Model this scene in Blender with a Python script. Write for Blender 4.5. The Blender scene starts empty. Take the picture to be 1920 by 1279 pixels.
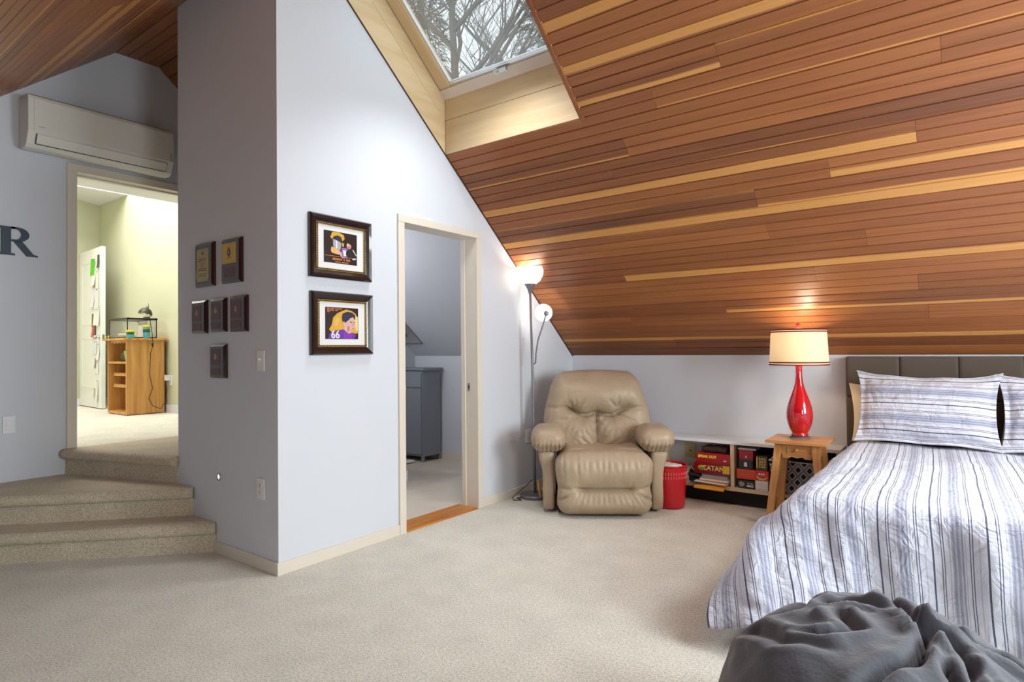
import bpy, bmesh, math, random
import numpy as np
from mathutils import Matrix, Vector, noise as mnoise
from math import sin, cos, pi, radians, sqrt

S = bpy.context.scene
COL = S.collection

# ------------------------------------------------------------------ camera
CAM_LOC = (2.966, -1.860, 1.200)
cam_d = bpy.data.cameras.new('camera')
cam = bpy.data.objects.new('camera', cam_d)
COL.objects.link(cam)
cam_d.sensor_width = 36.0
cam_d.lens = 36.0 * 1137.073 / 1920.0
cam_d.clip_start = 0.05
def cam_matrix(yaw, pitch, roll):
    cy, sy, cp, sp, cr, sr = cos(yaw), sin(yaw), cos(pitch), sin(pitch), cos(roll), sin(roll)
    ry = Matrix(((cy, 0, sy), (0, 1, 0), (-sy, 0, cy)))
    rx = Matrix(((1, 0, 0), (0, cp, -sp), (0, sp, cp)))
    rz = Matrix(((cr, -sr, 0), (sr, cr, 0), (0, 0, 1)))
    w = Matrix(((1, 0, 0), (0, 0, -1), (0, 1, 0)))
    m = rz @ rx @ ry @ w
    right, down, fwd = m[0], m[1], m[2]
    r = Matrix((right, -down, -fwd)).transposed()
    return Matrix.Translation(CAM_LOC) @ r.to_4x4()
cam.matrix_world = cam_matrix(radians(36.77357), radians(-0.785167), radians(-0.531592))
S.camera = cam

# ------------------------------------------------------------------ world, exposure
wd = bpy.data.worlds.new('overcast_sky')
S.world = wd
wd.use_nodes = True
wd.node_tree.nodes['Background'].inputs[0].default_value = (0.90, 0.95, 1.0, 1)
wd.node_tree.nodes['Background'].inputs[1].default_value = 1.25
S.view_settings.view_transform = 'Standard'
S.view_settings.look = 'None'
S.view_settings.gamma = 1.0
S.view_settings.use_curve_mapping = False
S.view_settings.exposure = 0.42

# ------------------------------------------------------------------ daylight lamps at the windows and skylights
def area_light(name, loc, direction, sx, sy, watts, color):
    d = bpy.data.lights.new(name, 'AREA')
    d.shape = 'RECTANGLE'; d.size = sx; d.size_y = sy; d.energy = watts; d.color = color
    o = bpy.data.objects.new(name, d); COL.objects.link(o)
    o.location = loc
    o.rotation_euler = Vector(direction).to_track_quat('-Z', 'Y').to_euler()
    return o
DAY = (0.93, 0.965, 1.0)
KY, KZ, SL = 3.055, 1.135, 0.846575          # knee wall line and roof slope
CS, SN = cos(math.atan(SL)), sin(math.atan(SL))
RY, RZ = 0.305, 3.463                        # where the slope meets the flat ridge strip
FS = 0.82                                    # front roof slope
XR = 4.75
def slope_pt(x, s, n=0.0):                   # n: distance up out of the roof
    return Vector((x, KY - CS * s + SN * n, KZ + SN * s + CS * n))
area_light('daylight_window', (XR + 0.10, 1.0, 1.55), (-1, 0, 0), 1.1, 1.3, 104, DAY)
area_light('daylight_window_low', (XR + 0.10, -1.05, 1.25), (-1, 0, 0), 0.9, 1.0, 52, DAY)
area_light('daylight_skylight', slope_pt(4.03, 1.80, 0.24), (0, -0.35, -1), 0.95, 1.0, 74, DAY)
zl = area_light('skylight_well_lamp', (0.72, 0.86, 3.10), (0, 0, -1), 0.50, 0.34, 9, DAY)
zl.data.spread = radians(122)  # lamp added inside the visible skylight well; limited spread keeps it unseen
area_light('daylight_study_skylight', (-4.3, 0.2, 4.05), (0, 0, -1), 1.7, 1.6, 88, (1.0, 0.985, 0.95))

# ------------------------------------------------------------------ materials
MATS = {}
def new_mat(name):
    m = bpy.data.materials.new(name); m.use_nodes = True
    MATS[name] = m
    nt = m.node_tree
    return m, nt, nt.nodes['Principled BSDF']
def N(nt, t, **kw):
    n = nt.nodes.new(t)
    for k, v in kw.items(): setattr(n, k, v)
    return n
def lk(nt, a, b): nt.links.new(a, b)
def rgba(c): return (c[0], c[1], c[2], 1)
def srgb(r, g, b):
    f = lambda v: (v / 255 / 12.92) if v / 255 <= 0.04045 else ((v / 255 + 0.055) / 1.055) ** 2.4
    return (f(r), f(g), f(b))
def mat(name, col, rough=0.5, metal=0.0, var=0.06, nscale=14.0, bump=0.0, bscale=60.0, coat=0.0, trans=0.0, sheen=0.0, spec=0.5, sub=0.0):
    """a surface with slight mottling and fine relief"""
    if name in MATS: return MATS[name]
    m, nt, b = new_mat(name)
    tc = N(nt, 'ShaderNodeTexCoord')
    nz = N(nt, 'ShaderNodeTexNoise'); nz.inputs['Scale'].default_value = nscale; nz.inputs['Detail'].default_value = 3
    lk(nt, tc.outputs['Object'], nz.inputs['Vector'])
    mx = N(nt, 'ShaderNodeMix', data_type='RGBA')
    mx.inputs['A'].default_value = rgba([max(0, c * (1 - var)) for c in col])
    mx.inputs['B'].default_value = rgba([min(1, c * (1 + var)) for c in col])
    lk(nt, nz.outputs['Fac'], mx.inputs['Factor'])
    lk(nt, mx.outputs['Result'], b.inputs['Base Color'])
    b.inputs['Roughness'].default_value = rough; b.inputs['Metallic'].default_value = metal
    b.inputs['Coat Weight'].default_value = coat; b.inputs['Transmission Weight'].default_value = trans
    b.inputs['Sheen Weight'].default_value = sheen; b.inputs['Specular IOR Level'].default_value = spec
    if bump:
        n2 = N(nt, 'ShaderNodeTexNoise'); n2.inputs['Scale'].default_value = bscale; n2.inputs['Detail'].default_value = 2
        lk(nt, tc.outputs['Object'], n2.inputs['Vector'])
        bp = N(nt, 'ShaderNodeBump'); bp.inputs['Strength'].default_value = bump; bp.inputs['Distance'].default_value = 0.01
        lk(nt, n2.outputs['Fac'], bp.inputs['Height']); lk(nt, bp.outputs['Normal'], b.inputs['Normal'])
    return m
def emis(name, col, strength):
    m, nt, b = new_mat(name)
    b.inputs['Base Color'].default_value = rgba(col)
    b.inputs['Emission Color'].default_value = rgba(col); b.inputs['Emission Strength'].default_value = strength
    return m
def shade_mat(name, col, t=0.5, rough=0.6):
    """thin cloth or frosted plastic that lets lamp light through"""
    m, nt, b = new_mat(name)
    b.inputs['Base Color'].default_value = rgba(col); b.inputs['Roughness'].default_value = rough
    tr = N(nt, 'ShaderNodeBsdfTranslucent'); tr.inputs['Color'].default_value = rgba(col)
    tc = N(nt, 'ShaderNodeTexCoord'); nz = N(nt, 'ShaderNodeTexNoise'); nz.inputs['Scale'].default_value = 300
    lk(nt, tc.outputs['Object'], nz.inputs['Vector'])
    bp = N(nt, 'ShaderNodeBump'); bp.inputs['Strength'].default_value = 0.1; bp.inputs['Distance'].default_value = 0.002
    lk(nt, nz.outputs['Fac'], bp.inputs['Height']); lk(nt, bp.outputs['Normal'], b.inputs['Normal'])
    ms = N(nt, 'ShaderNodeMixShader'); ms.inputs[0].default_value = t
    lk(nt, b.outputs[0], ms.inputs[1]); lk(nt, tr.outputs[0], ms.inputs[2])
    lk(nt, ms.outputs[0], nt.nodes['Material Output'].inputs['Surface'])
    return m
def glass_mat(name, tint=(0.92, 0.95, 0.95), dirt=0.12, refl=0.06):
    m, nt, b = new_mat(name)
    tp = N(nt, 'ShaderNodeBsdfTransparent'); tp.inputs['Color'].default_value = rgba(tint)
    gl = N(nt, 'ShaderNodeBsdfGlossy'); gl.inputs['Roughness'].default_value = 0.03
    b.inputs['Base Color'].default_value = (0.75, 0.77, 0.76, 1); b.inputs['Roughness'].default_value = 0.8
    tc = N(nt, 'ShaderNodeTexCoord'); nz = N(nt, 'ShaderNodeTexNoise'); nz.inputs['Scale'].default_value = 6; nz.inputs['Detail'].default_value = 6
    lk(nt, tc.outputs['Object'], nz.inputs['Vector'])
    ml = N(nt, 'ShaderNodeMath', operation='MULTIPLY'); ml.inputs[1].default_value = dirt * 2
    lk(nt, nz.outputs['Fac'], ml.inputs[0])
    m1 = N(nt, 'ShaderNodeMixShader'); lk(nt, ml.outputs[0], m1.inputs[0]); lk(nt, tp.outputs[0], m1.inputs[1]); lk(nt, b.outputs[0], m1.inputs[2])
    m2 = N(nt, 'ShaderNodeMixShader'); m2.inputs[0].default_value = refl
    lk(nt, m1.outputs[0], m2.inputs[1]); lk(nt, gl.outputs[0], m2.inputs[2])
    lk(nt, m2.outputs[0], nt.nodes['Material Output'].inputs['Surface'])
    return m
def wood_mat(name, dark, light, grain=40.0, axis=0, rough=0.45, coat=0.0, along=1.6):
    m, nt, b = new_mat(name)
    tc = N(nt, 'ShaderNodeTexCoord'); oi = N(nt, 'ShaderNodeObjectInfo')
    add = N(nt, 'ShaderNodeVectorMath', operation='MULTIPLY_ADD')
    cb = N(nt, 'ShaderNodeCombineXYZ')
    for i in range(3): lk(nt, oi.outputs['Random'], cb.inputs[i])
    add.inputs[1].default_value = (37, 53, 29); lk(nt, cb.outputs[0], add.inputs[0]); lk(nt, tc.outputs['Object'], add.inputs[2])
    mp = N(nt, 'ShaderNodeMapping')
    sc = [grain, grain, grain]; sc[axis] = along
    mp.inputs['Scale'].default_value = sc
    lk(nt, add.outputs[0], mp.inputs['Vector'])
    nz = N(nt, 'ShaderNodeTexNoise'); nz.inputs['Scale'].default_value = 1.0; nz.inputs['Detail'].default_value = 5; nz.inputs['Distortion'].default_value = 0.6
    lk(nt, mp.outputs[0], nz.inputs['Vector'])
    mx = N(nt, 'ShaderNodeMix', data_type='RGBA')
    mx.inputs['A'].default_value = rgba(dark); mx.inputs['B'].default_value = rgba(light)
    rp = N(nt, 'ShaderNodeMapRange'); rp.inputs['From Min'].default_value = 0.3; rp.inputs['From Max'].default_value = 0.7
    lk(nt, nz.outputs['Fac'], rp.inputs['Value']); lk(nt, rp.outputs[0], mx.inputs['Factor'])
    lk(nt, mx.outputs['Result'], b.inputs['Base Color'])
    b.inputs['Roughness'].default_value = rough; b.inputs['Coat Weight'].default_value = coat
    bp = N(nt, 'ShaderNodeBump'); bp.inputs['Strength'].default_value = 0.08; bp.inputs['Distance'].default_value = 0.003
    lk(nt, nz.outputs['Fac'], bp.inputs['Height']); lk(nt, bp.outputs['Normal'], b.inputs['Normal'])
    return m
def carpet_mat(name, col):
    m, nt, b = new_mat(name)
    tc = N(nt, 'ShaderNodeTexCoord')
    n1 = N(nt, 'ShaderNodeTexNoise'); n1.inputs['Scale'].default_value = 125; n1.inputs['Detail'].default_value = 6; n1.inputs['Roughness'].default_value = 0.85
    n2 = N(nt, 'ShaderNodeTexNoise'); n2.inputs['Scale'].default_value = 5; n2.inputs['Detail'].default_value = 4
    n3 = N(nt, 'ShaderNodeTexNoise'); n3.inputs['Scale'].default_value = 60; n3.inputs['Detail'].default_value = 3
    for n in (n1, n2, n3): lk(nt, tc.outputs['Object'], n.inputs['Vector'])
    mr = N(nt, 'ShaderNodeMapRange'); mr.inputs['From Min'].default_value = 0.36; mr.inputs['From Max'].default_value = 0.54
    lk(nt, n1.outputs['Fac'], mr.inputs['Value'])
    mx = N(nt, 'ShaderNodeMix', data_type='RGBA')
    mx.inputs['A'].default_value = rgba([c * 0.45 for c in col]); mx.inputs['B'].default_value = rgba([min(1, c * 1.14) for c in col])
    lk(nt, mr.outputs[0], mx.inputs['Factor'])
    ad = N(nt, 'ShaderNodeMath', operation='ADD'); lk(nt, n2.outputs['Fac'], ad.inputs[0]); lk(nt, n3.outputs['Fac'], ad.inputs[1])
    mr2 = N(nt, 'ShaderNodeMapRange'); mr2.inputs['From Min'].default_value = .6; mr2.inputs['From Max'].default_value = 1.4; mr2.inputs['To Min'].default_value = 0.86; mr2.inputs['To Max'].default_value = 1.12
    lk(nt, ad.outputs[0], mr2.inputs['Value'])
    mu = N(nt, 'ShaderNodeVectorMath', operation='SCALE'); lk(nt, mx.outputs['Result'], mu.inputs[0]); lk(nt, mr2.outputs[0], mu.inputs['Scale'])
    lk(nt, mu.outputs[0], b.inputs['Base Color'])
    b.inputs['Roughness'].default_value = 0.95; b.inputs['Specular IOR Level'].default_value = 0.1; b.inputs['Sheen Weight'].default_value = 0.15
    bp = N(nt, 'ShaderNodeBump'); bp.inputs['Strength'].default_value = 0.6; bp.inputs['Distance'].default_value = 0.004
    lk(nt, n1.outputs['Fac'], bp.inputs['Height']); lk(nt, bp.outputs['Normal'], b.inputs['Normal'])
    return m
def stripe_mat(name, base, period=0.26, axis='X'):
    """woven stripes that follow the cloth's own UV, in metres"""
    m, nt, b = new_mat(name)
    uv = N(nt, 'ShaderNodeUVMap'); sp = N(nt, 'ShaderNodeSeparateXYZ'); lk(nt, uv.outputs[0], sp.inputs[0])
    dv = N(nt, 'ShaderNodeMath', operation='DIVIDE'); dv.inputs[1].default_value = period; lk(nt, sp.outputs[axis], dv.inputs[0])
    fr = N(nt, 'ShaderNodeMath', operation='FRACT'); lk(nt, dv.outputs[0], fr.inputs[0])
    cr = N(nt, 'ShaderNodeValToRGB'); cr.color_ramp.interpolation = 'CONSTANT'
    w = base; navy = srgb(76, 80, 106); thin = srgb(100, 102, 126); lav = srgb(166, 169, 186); gr = srgb(144, 148, 170); pale = srgb(182, 185, 202)
    stops = [(0.0, navy), (0.034, w), (0.165, thin), (0.185, w), (0.212, thin), (0.232, w), (0.315, pale), (0.345, w), (0.37, lav), (0.395, gr), (0.43, lav), (0.45, pale), (0.47, gr),
             (0.515, lav), (0.535, pale), (0.56, gr), (0.59, w), (0.61, pale), (0.64, w), (0.70, thin), (0.72, w), (0.747, thin), (0.767, w), (0.86, pale), (0.89, w)]
    el = cr.color_ramp.elements
    el[0].position = 0; el[0].color = rgba(stops[0][1]); el[1].position = stops[1][0]; el[1].color = rgba(stops[1][1])
    for p_, c_ in stops[2:]:
        e = el.new(p_); e.color = rgba(c_)
    lk(nt, fr.outputs[0], cr.inputs[0]); lk(nt, cr.outputs[0], b.inputs['Base Color'])
    b.inputs['Roughness'].default_value = 0.75; b.inputs['Sheen Weight'].default_value = 0.2; b.inputs['Specular IOR Level'].default_value = 0.3
    tc = N(nt, 'ShaderNodeTexCoord'); nz = N(nt, 'ShaderNodeTexNoise'); nz.inputs['Scale'].default_value = 13; nz.inputs['Detail'].default_value = 6; nz.inputs['Distortion'].default_value = 2.2
    lk(nt, tc.outputs['Object'], nz.inputs['Vector'])
    bp = N(nt, 'ShaderNodeBump'); bp.inputs['Strength'].default_value = 0.6; bp.inputs['Distance'].default_value = 0.022
    lk(nt, nz.outputs['Fac'], bp.inputs['Height']); lk(nt, bp.outputs['Normal'], b.inputs['Normal'])
    return m
def plank_mat():
    """red cedar; each board's tone and pale sapwood edge come from its own properties"""
    m, nt, b = new_mat('cedar_boards')
    tc = N(nt, 'ShaderNodeTexCoord'); oi = N(nt, 'ShaderNodeObjectInfo')
    cb = N(nt, 'ShaderNodeCombineXYZ')
    for i in range(3): lk(nt, oi.outputs['Random'], cb.inputs[i])
    add = N(nt, 'ShaderNodeVectorMath', operation='MULTIPLY_ADD'); add.inputs[1].default_value = (61, 43, 17)
    lk(nt, cb.outputs[0], add.inputs[0]); lk(nt, tc.outputs['Object'], add.inputs[2])
    mp = N(nt, 'ShaderNodeMapping'); mp.inputs['Scale'].default_value = (1.3, 70, 30); lk(nt, add.outputs[0], mp.inputs['Vector'])
    nz = N(nt, 'ShaderNodeTexNoise'); nz.inputs['Scale'].default_value = 1; nz.inputs['Detail'].default_value = 5; nz.inputs['Distortion'].default_value = 0.5
    lk(nt, mp.outputs[0], nz.inputs['Vector'])
    mp2 = N(nt, 'ShaderNodeMapping'); mp2.inputs['Scale'].default_value = (0.9, 9, 9); lk(nt, add.outputs[0], mp2.inputs['Vector'])
    nb = N(nt, 'ShaderNodeTexNoise'); nb.inputs['Scale'].default_value = 1; nb.inputs['Detail'].default_value = 2
    lk(nt, mp2.outputs[0], nb.inputs['Vector'])
    # tone of the board
    tone = N(nt, 'ShaderNodeAttribute', attribute_type='OBJECT', attribute_name='tone')
    cr = N(nt, 'ShaderNodeValToRGB')
    e = cr.color_ramp.elements
    e[0].position = 0.0; e[0].color = rgba(srgb(98, 60, 42)); e[1].position = 1.0; e[1].color = rgba(srgb(184, 120, 68))
    e.new(0.5).color = rgba(srgb(148, 91, 54))
    a1 = N(nt, 'ShaderNodeMath', operation='MULTIPLY_ADD'); a1.inputs[1].default_value = 0.5; lk(nt, nz.outputs['Fac'], a1.inputs[0]); lk(nt, tone.outputs['Fac'], a1.inputs[2])
    a2 = N(nt, 'ShaderNodeMath', operation='MULTIPLY_ADD'); a2.inputs[1].default_value = 0.45; lk(nt, nb.outputs['Fac'], a2.inputs[0]); lk(nt, a1.outputs[0], a2.inputs[2])
    a3 = N(nt, 'ShaderNodeMath', operation='SUBTRACT'); a3.inputs[1].default_value = 0.475; lk(nt, a2.outputs[0], a3.inputs[0])
    lk(nt, a3.outputs[0], cr.inputs[0])
    # sapwood: pale band along the lower (sapa) or upper (sapb) edge
    sp = N(nt, 'ShaderNodeSeparateXYZ'); lk(nt, tc.outputs['Object'], sp.inputs[0])
    wob = N(nt, 'ShaderNodeMath', operation='MULTIPLY_ADD'); wob.inputs[1].default_value = 0.045; wob.inputs[2].default_value = -0.0225
    mp3 = N(nt, 'ShaderNodeMapping'); mp3.inputs['Scale'].default_value = (0.8, 0.1, 0.1); lk(nt, add.outputs[0], mp3.inputs['Vector'])
    nw = N(nt, 'ShaderNodeTexNoise'); nw.inputs['Scale'].default_value = 1; nw.inputs['Detail'].default_value = 3; lk(nt, mp3.outputs[0], nw.inputs['Vector'])
    lk(nt, nw.outputs['Fac'], wob.inputs[0])
    yy = N(nt, 'ShaderNodeMath', operation='ADD'); lk(nt, sp.outputs['Y'], yy.inputs[0]); lk(nt, wob.outputs[0], yy.inputs[1])
    def band(attr, flip):
        at = N(nt, 'ShaderNodeAttribute', attribute_type='OBJECT', attribute_name=attr)
        d = N(nt, 'ShaderNodeMath', operation='SUBTRACT')
        if not flip: lk(nt, at.outputs['Fac'], d.inputs[0]); lk(nt, yy.outputs[0], d.inputs[1])
        else: lk(nt, yy.outputs[0], d.inputs[0]); lk(nt, at.outputs['Fac'], d.inputs[1])
        r = N(nt, 'ShaderNodeMapRange'); r.inputs['From Min'].default_value = -0.004; r.inputs['From Max'].default_value = 0.006
        lk(nt, d.outputs[0], r.inputs['Value']); return r
    ba, bb = band('sapa', False), band('sapb', True)
    mxx = N(nt, 'ShaderNodeMath', operation='MAXIMUM'); lk(nt, ba.outputs[0], mxx.inputs[0]); lk(nt, bb.outputs[0], mxx.inputs[1])
    sapc = N(nt, 'ShaderNodeMix', data_type='RGBA'); sapc.inputs['A'].default_value = rgba(srgb(186, 128, 68)); sapc.inputs['B'].default_value = rgba(srgb(214, 158, 92))
    lk(nt, nz.outputs['Fac'], sapc.inputs['Factor'])
    mx = N(nt, 'ShaderNodeMix', data_type='RGBA'); lk(nt, mxx.outputs[0], mx.inputs['Factor'])
    lk(nt, cr.outputs[0], mx.inputs['A']); lk(nt, sapc.outputs['Result'], mx.inputs['B'])
    lk(nt, mx.outputs['Result'], b.inputs['Base Color'])
    b.inputs['Roughness'].default_value = 0.36; b.inputs['Specular IOR Level'].default_value = 0.4
    bp = N(nt, 'ShaderNodeBump'); bp.inputs['Strength'].default_value = 0.06; bp.inputs['Distance'].default_value = 0.004
    lk(nt, nz.outputs['Fac'], bp.inputs['Height']); lk(nt, bp.outputs['Normal'], b.inputs['Normal'])
    return m
def leather_mat():
    m, nt, b = new_mat('tan_leather')
    tc = N(nt, 'ShaderNodeTexCoord')
    nz = N(nt, 'ShaderNodeTexNoise'); nz.inputs['Scale'].default_value = 5; nz.inputs['Detail'].default_value = 4
    vo = N(nt, 'ShaderNodeTexVoronoi'); vo.inputs['Scale'].default_value = 220
    lk(nt, tc.outputs['Object'], nz.inputs['Vector']); lk(nt, tc.outputs['Object'], vo.inputs['Vector'])
    mx = N(nt, 'ShaderNodeMix', data_type='RGBA'); mx.inputs['A'].default_value = rgba(srgb(162, 140, 115)); mx.inputs['B'].default_value = rgba(srgb(190, 170, 145))
    lk(nt, nz.outputs['Fac'], mx.inputs['Factor']); lk(nt, mx.outputs['Result'], b.inputs['Base Color'])
    b.inputs['Roughness'].default_value = 0.42; b.inputs['Specular IOR Level'].default_value = 0.45
    n3 = N(nt, 'ShaderNodeTexNoise'); n3.inputs['Scale'].default_value = 16; n3.inputs['Detail'].default_value = 3; n3.inputs['Distortion'].default_value = 1.5
    lk(nt, tc.outputs['Object'], n3.inputs['Vector'])
    b1 = N(nt, 'ShaderNodeBump'); b1.inputs['Strength'].default_value = 0.12; b1.inputs['Distance'].default_value = 0.002
    b2 = N(nt, 'ShaderNodeBump'); b2.inputs['Strength'].default_value = 0.3; b2.inputs['Distance'].default_value = 0.012
    lk(nt, vo.outputs['Distance'], b1.inputs['Height']); lk(nt, n3.outputs['Fac'], b2.inputs['Height'])
    lk(nt, b2.outputs['Normal'], b1.inputs['Normal']); lk(nt, b1.outputs['Normal'], b.inputs['Normal'])
    return m

WALL = mat('wall_paint', srgb(215, 219, 226), rough=0.6, var=0.015, nscale=2.5, bump=0.05, bscale=260, spec=0.3)
GREEN = mat('green_wall_paint', srgb(206, 206, 178), rough=0.6, var=0.015, bump=0.05, bscale=260, spec=0.3)
WHITE = mat('white_paint', srgb(236, 237, 240), rough=0.5, var=0.01)
TRIM = mat('cream_trim', srgb(226, 217, 203), rough=0.35, var=0.02)
CARPET = carpet_mat('beige_carpet', srgb(219, 214, 202))
CARPET_SHADED = carpet_mat('beige_carpet_shaded', srgb(208, 194, 172))  # same carpet made browner: the shade on the stairs put into the colour
CEDAR = plank_mat()
CEDAR_DARK = wood_mat('cedar_backing', srgb(60, 30, 16), srgb(86, 44, 24))
PINE = wood_mat('pale_fir', srgb(212, 184, 140), srgb(224, 200, 160), grain=20, axis=0)
PINE_Y = wood_mat('pale_fir_side', srgb(212, 184, 140), srgb(224, 200, 160), grain=20, axis=1)
OAK = wood_mat('golden_oak', srgb(172, 112, 58), srgb(212, 152, 88), grain=45, axis=2, rough=0.35)
OAKX = wood_mat('golden_oak_flat', srgb(172, 112, 58), srgb(212, 152, 88), grain=45, axis=0, rough=0.35)
ORANGE = wood_mat('orange_threshold', srgb(176, 104, 34), srgb(212, 142, 60), grain=40, axis=1, rough=0.3)
SHELFW = wood_mat('maple_shelf', srgb(208, 180, 142), srgb(228, 204, 170), grain=22, axis=0)
HONEY = wood_mat('honey_pine', srgb(186, 128, 62), srgb(222, 170, 100), grain=24, axis=2, rough=0.4)
BLACK = mat('black_plastic', (0.012, 0.012, 0.013), rough=0.4)
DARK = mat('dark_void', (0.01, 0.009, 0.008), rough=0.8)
STEEL = mat('brushed_nickel', (0.55, 0.54, 0.53), rough=0.32, metal=1.0)
GREYM = mat('grey_metal', srgb(128, 128, 134), rough=0.4, metal=0.6)
LEATHER = leather_mat()
PLATE = mat('ivory_plate', srgb(234, 234, 228), rough=0.35, var=0.01)
PAPER = mat('paper_white', srgb(238, 238, 234), rough=0.7, var=0.02)

# ------------------------------------------------------------------ mesh helpers
class MB:
    """collects shapes into ONE mesh object"""
    def __init__(s): s.v = []; s.f = []; s.uv = None
    def add(s, vs, fs):
        o = len(s.v); s.v += [tuple(v) for v in vs]; s.f += [tuple(i + o for i in f) for f in fs]; return s
    def box(s, x0, x1, y0, y1, z0, z1):
        vs = [(x, y, z) for z in (z0, z1) for y in (y0, y1) for x in (x0, x1)]
        return s.add(vs, [(0, 2, 3, 1), (4, 5, 7, 6), (0, 1, 5, 4), (2, 6, 7, 3), (0, 4, 6, 2), (1, 3, 7, 5)])
    def prism(s, pts, a0, a1, axis=2):
        """polygon pts (in the two other axes, in cyclic order) pulled along axis"""
        n = len(pts); vs = []
        for a in (a0, a1):
            for q in pts:
                c = [0, 0, 0]; c[axis] = a; c[(axis + 1) % 3] = q[0]; c[(axis + 2) % 3] = q[1]; vs.append(c)
        fs = [tuple(range(n))[::-1], tuple(range(n, 2 * n))] + [(i, (i + 1) % n, n + (i + 1) % n, n + i) for i in range(n)]
        return s.add(vs, fs)
    def lathe(s, prof, n=32, c=(0, 0, 0), cap=True, M=None):
        vs = []
        for r, z in prof:
            for k in range(n):
                a = 2 * pi * k / n; q = Vector((r * cos(a), r * sin(a), z))
                if M: q = M @ q
                vs.append((q[0] + c[0], q[1] + c[1], q[2] + c[2]))
        fs = []
        for i in range(len(prof) - 1):
            for k in range(n):
                k2 = (k + 1) % n; fs.append((i * n + k, i * n + k2, (i + 1) * n + k2, (i + 1) * n + k))
        if cap:
            fs.append(tuple(range(n))[::-1]); e = (len(prof) - 1) * n; fs.append(tuple(range(e, e + n)))
        return s.add(vs, fs)
    def tube(s, pts, r, n=8, cap=True):
        pts = [Vector(p_) for p_ in pts]; rs = r if isinstance(r, (list, tuple)) else [r] * len(pts)
        vs = []; up = None
        for i, p_ in enumerate(pts):
            t = (pts[min(i + 1, len(pts) - 1)] - pts[max(i - 1, 0)]).normalized()
            if up is None: up = t.orthogonal().normalized()
            up = (up - t * up.dot(t)); up = up.normalized() if up.length > 1e-6 else t.orthogonal().normalized()
            sd = t.cross(up)
            for k in range(n):
                a = 2 * pi * k / n; vs.append(p_ + (up * cos(a) + sd * sin(a)) * rs[i])
        fs = [(i * n + k, i * n + (k + 1) % n, (i + 1) * n + (k + 1) % n, (i + 1) * n + k) for i in range(len(pts) - 1) for k in range(n)]
        if cap: fs.append(tuple(range(n))[::-1]); e = (len(pts) - 1) * n; fs.append(tuple(range(e, e + n)))
        return s.add(vs, fs)
    def xform(s, M): s.v = [tuple(M @ Vector(v)) for v in s.v]; return s
    def build(s, name, m, parent=None, smooth=False, bevel=0.0, seg=2, sub=0, loc=None, rotz=None, fix=True):
        me = bpy.data.meshes.new(name); me.from_pydata(s.v, [], s.f)
        if fix:
            bm = bmesh.new(); bm.from_mesh(me); bmesh.ops.recalc_face_normals(bm, faces=bm.faces); bm.to_mesh(me); bm.free()
        me.materials.append(m)
        if smooth: me.polygons.foreach_set('use_smooth', [True] * len(me.polygons))
        if s.uv is not None:
            ul = me.uv_layers.new(name='UVMap')
            for l in me.loops: ul.data[l.index].uv = s.uv[l.vertex_index]
        o = bpy.data.objects.new(name, me); COL.objects.link(o)
        if parent: o.parent = parent
        if loc is not None: o.location = loc
        if rotz is not None: o.rotation_euler = (0, 0, rotz)
        if bevel:
            md = o.modifiers.new('bevel', 'BEVEL'); md.width = bevel; md.segments = seg; md.limit_method = 'ANGLE'
            md.angle_limit = radians(40)
        if sub:
            md = o.modifiers.new('subdivision', 'SUBSURF'); md.levels = sub; md.render_levels = sub
        return o
def box(name, b, m, parent=None, bevel=0.0, **k): return MB().box(*b).build(name, m, parent, bevel=bevel, **k)
def thing(name, label, cat, loc=(0, 0, 0), rotz=0.0, group=None):
    o = bpy.data.objects.new(name, None); COL.objects.link(o); o.empty_display_size = 0.1
    o.location = loc; o.rotation_euler = (0, 0, rotz); tag(o, label, cat, group); return o
def tag(o, label, cat, group=None):
    o['label'] = label; o['category'] = cat
    if group: o['group'] = group
    return o
def struct(o): o['kind'] = 'structure'; return o
def text_obj(body, size, name, m, parent, M, depth=0.0008, bold=0.0, align='CENTER'):
    cu = bpy.data.curves.new(name, 'FONT'); cu.body = body; cu.size = size; cu.extrude = depth; cu.offset = bold
    cu.align_x = align; cu.align_y = 'CENTER'; cu.resolution_u = 3
    t = bpy.data.objects.new(name + '_curve', cu); COL.objects.link(t)
    me = bpy.data.meshes.new_from_object(t.evaluated_get(bpy.context.evaluated_depsgraph_get()))
    bpy.data.objects.remove(t); bpy.data.curves.remove(cu)
    me.name = name; me.materials.clear(); me.materials.append(m)
    o = bpy.data.objects.new(name, me); COL.objects.link(o); o.parent = parent; o.matrix_local = M; return o
def frame_m(origin, ex, ey):
    ex = Vector(ex).normalized(); ey = Vector(ey).normalized(); ez = ex.cross(ey)
    m = Matrix((ex, ey, ez)).transposed().to_4x4(); m.translation = Vector(origin); return m
def spow(v, e): return math.copysign(abs(v) ** e, v)
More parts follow.
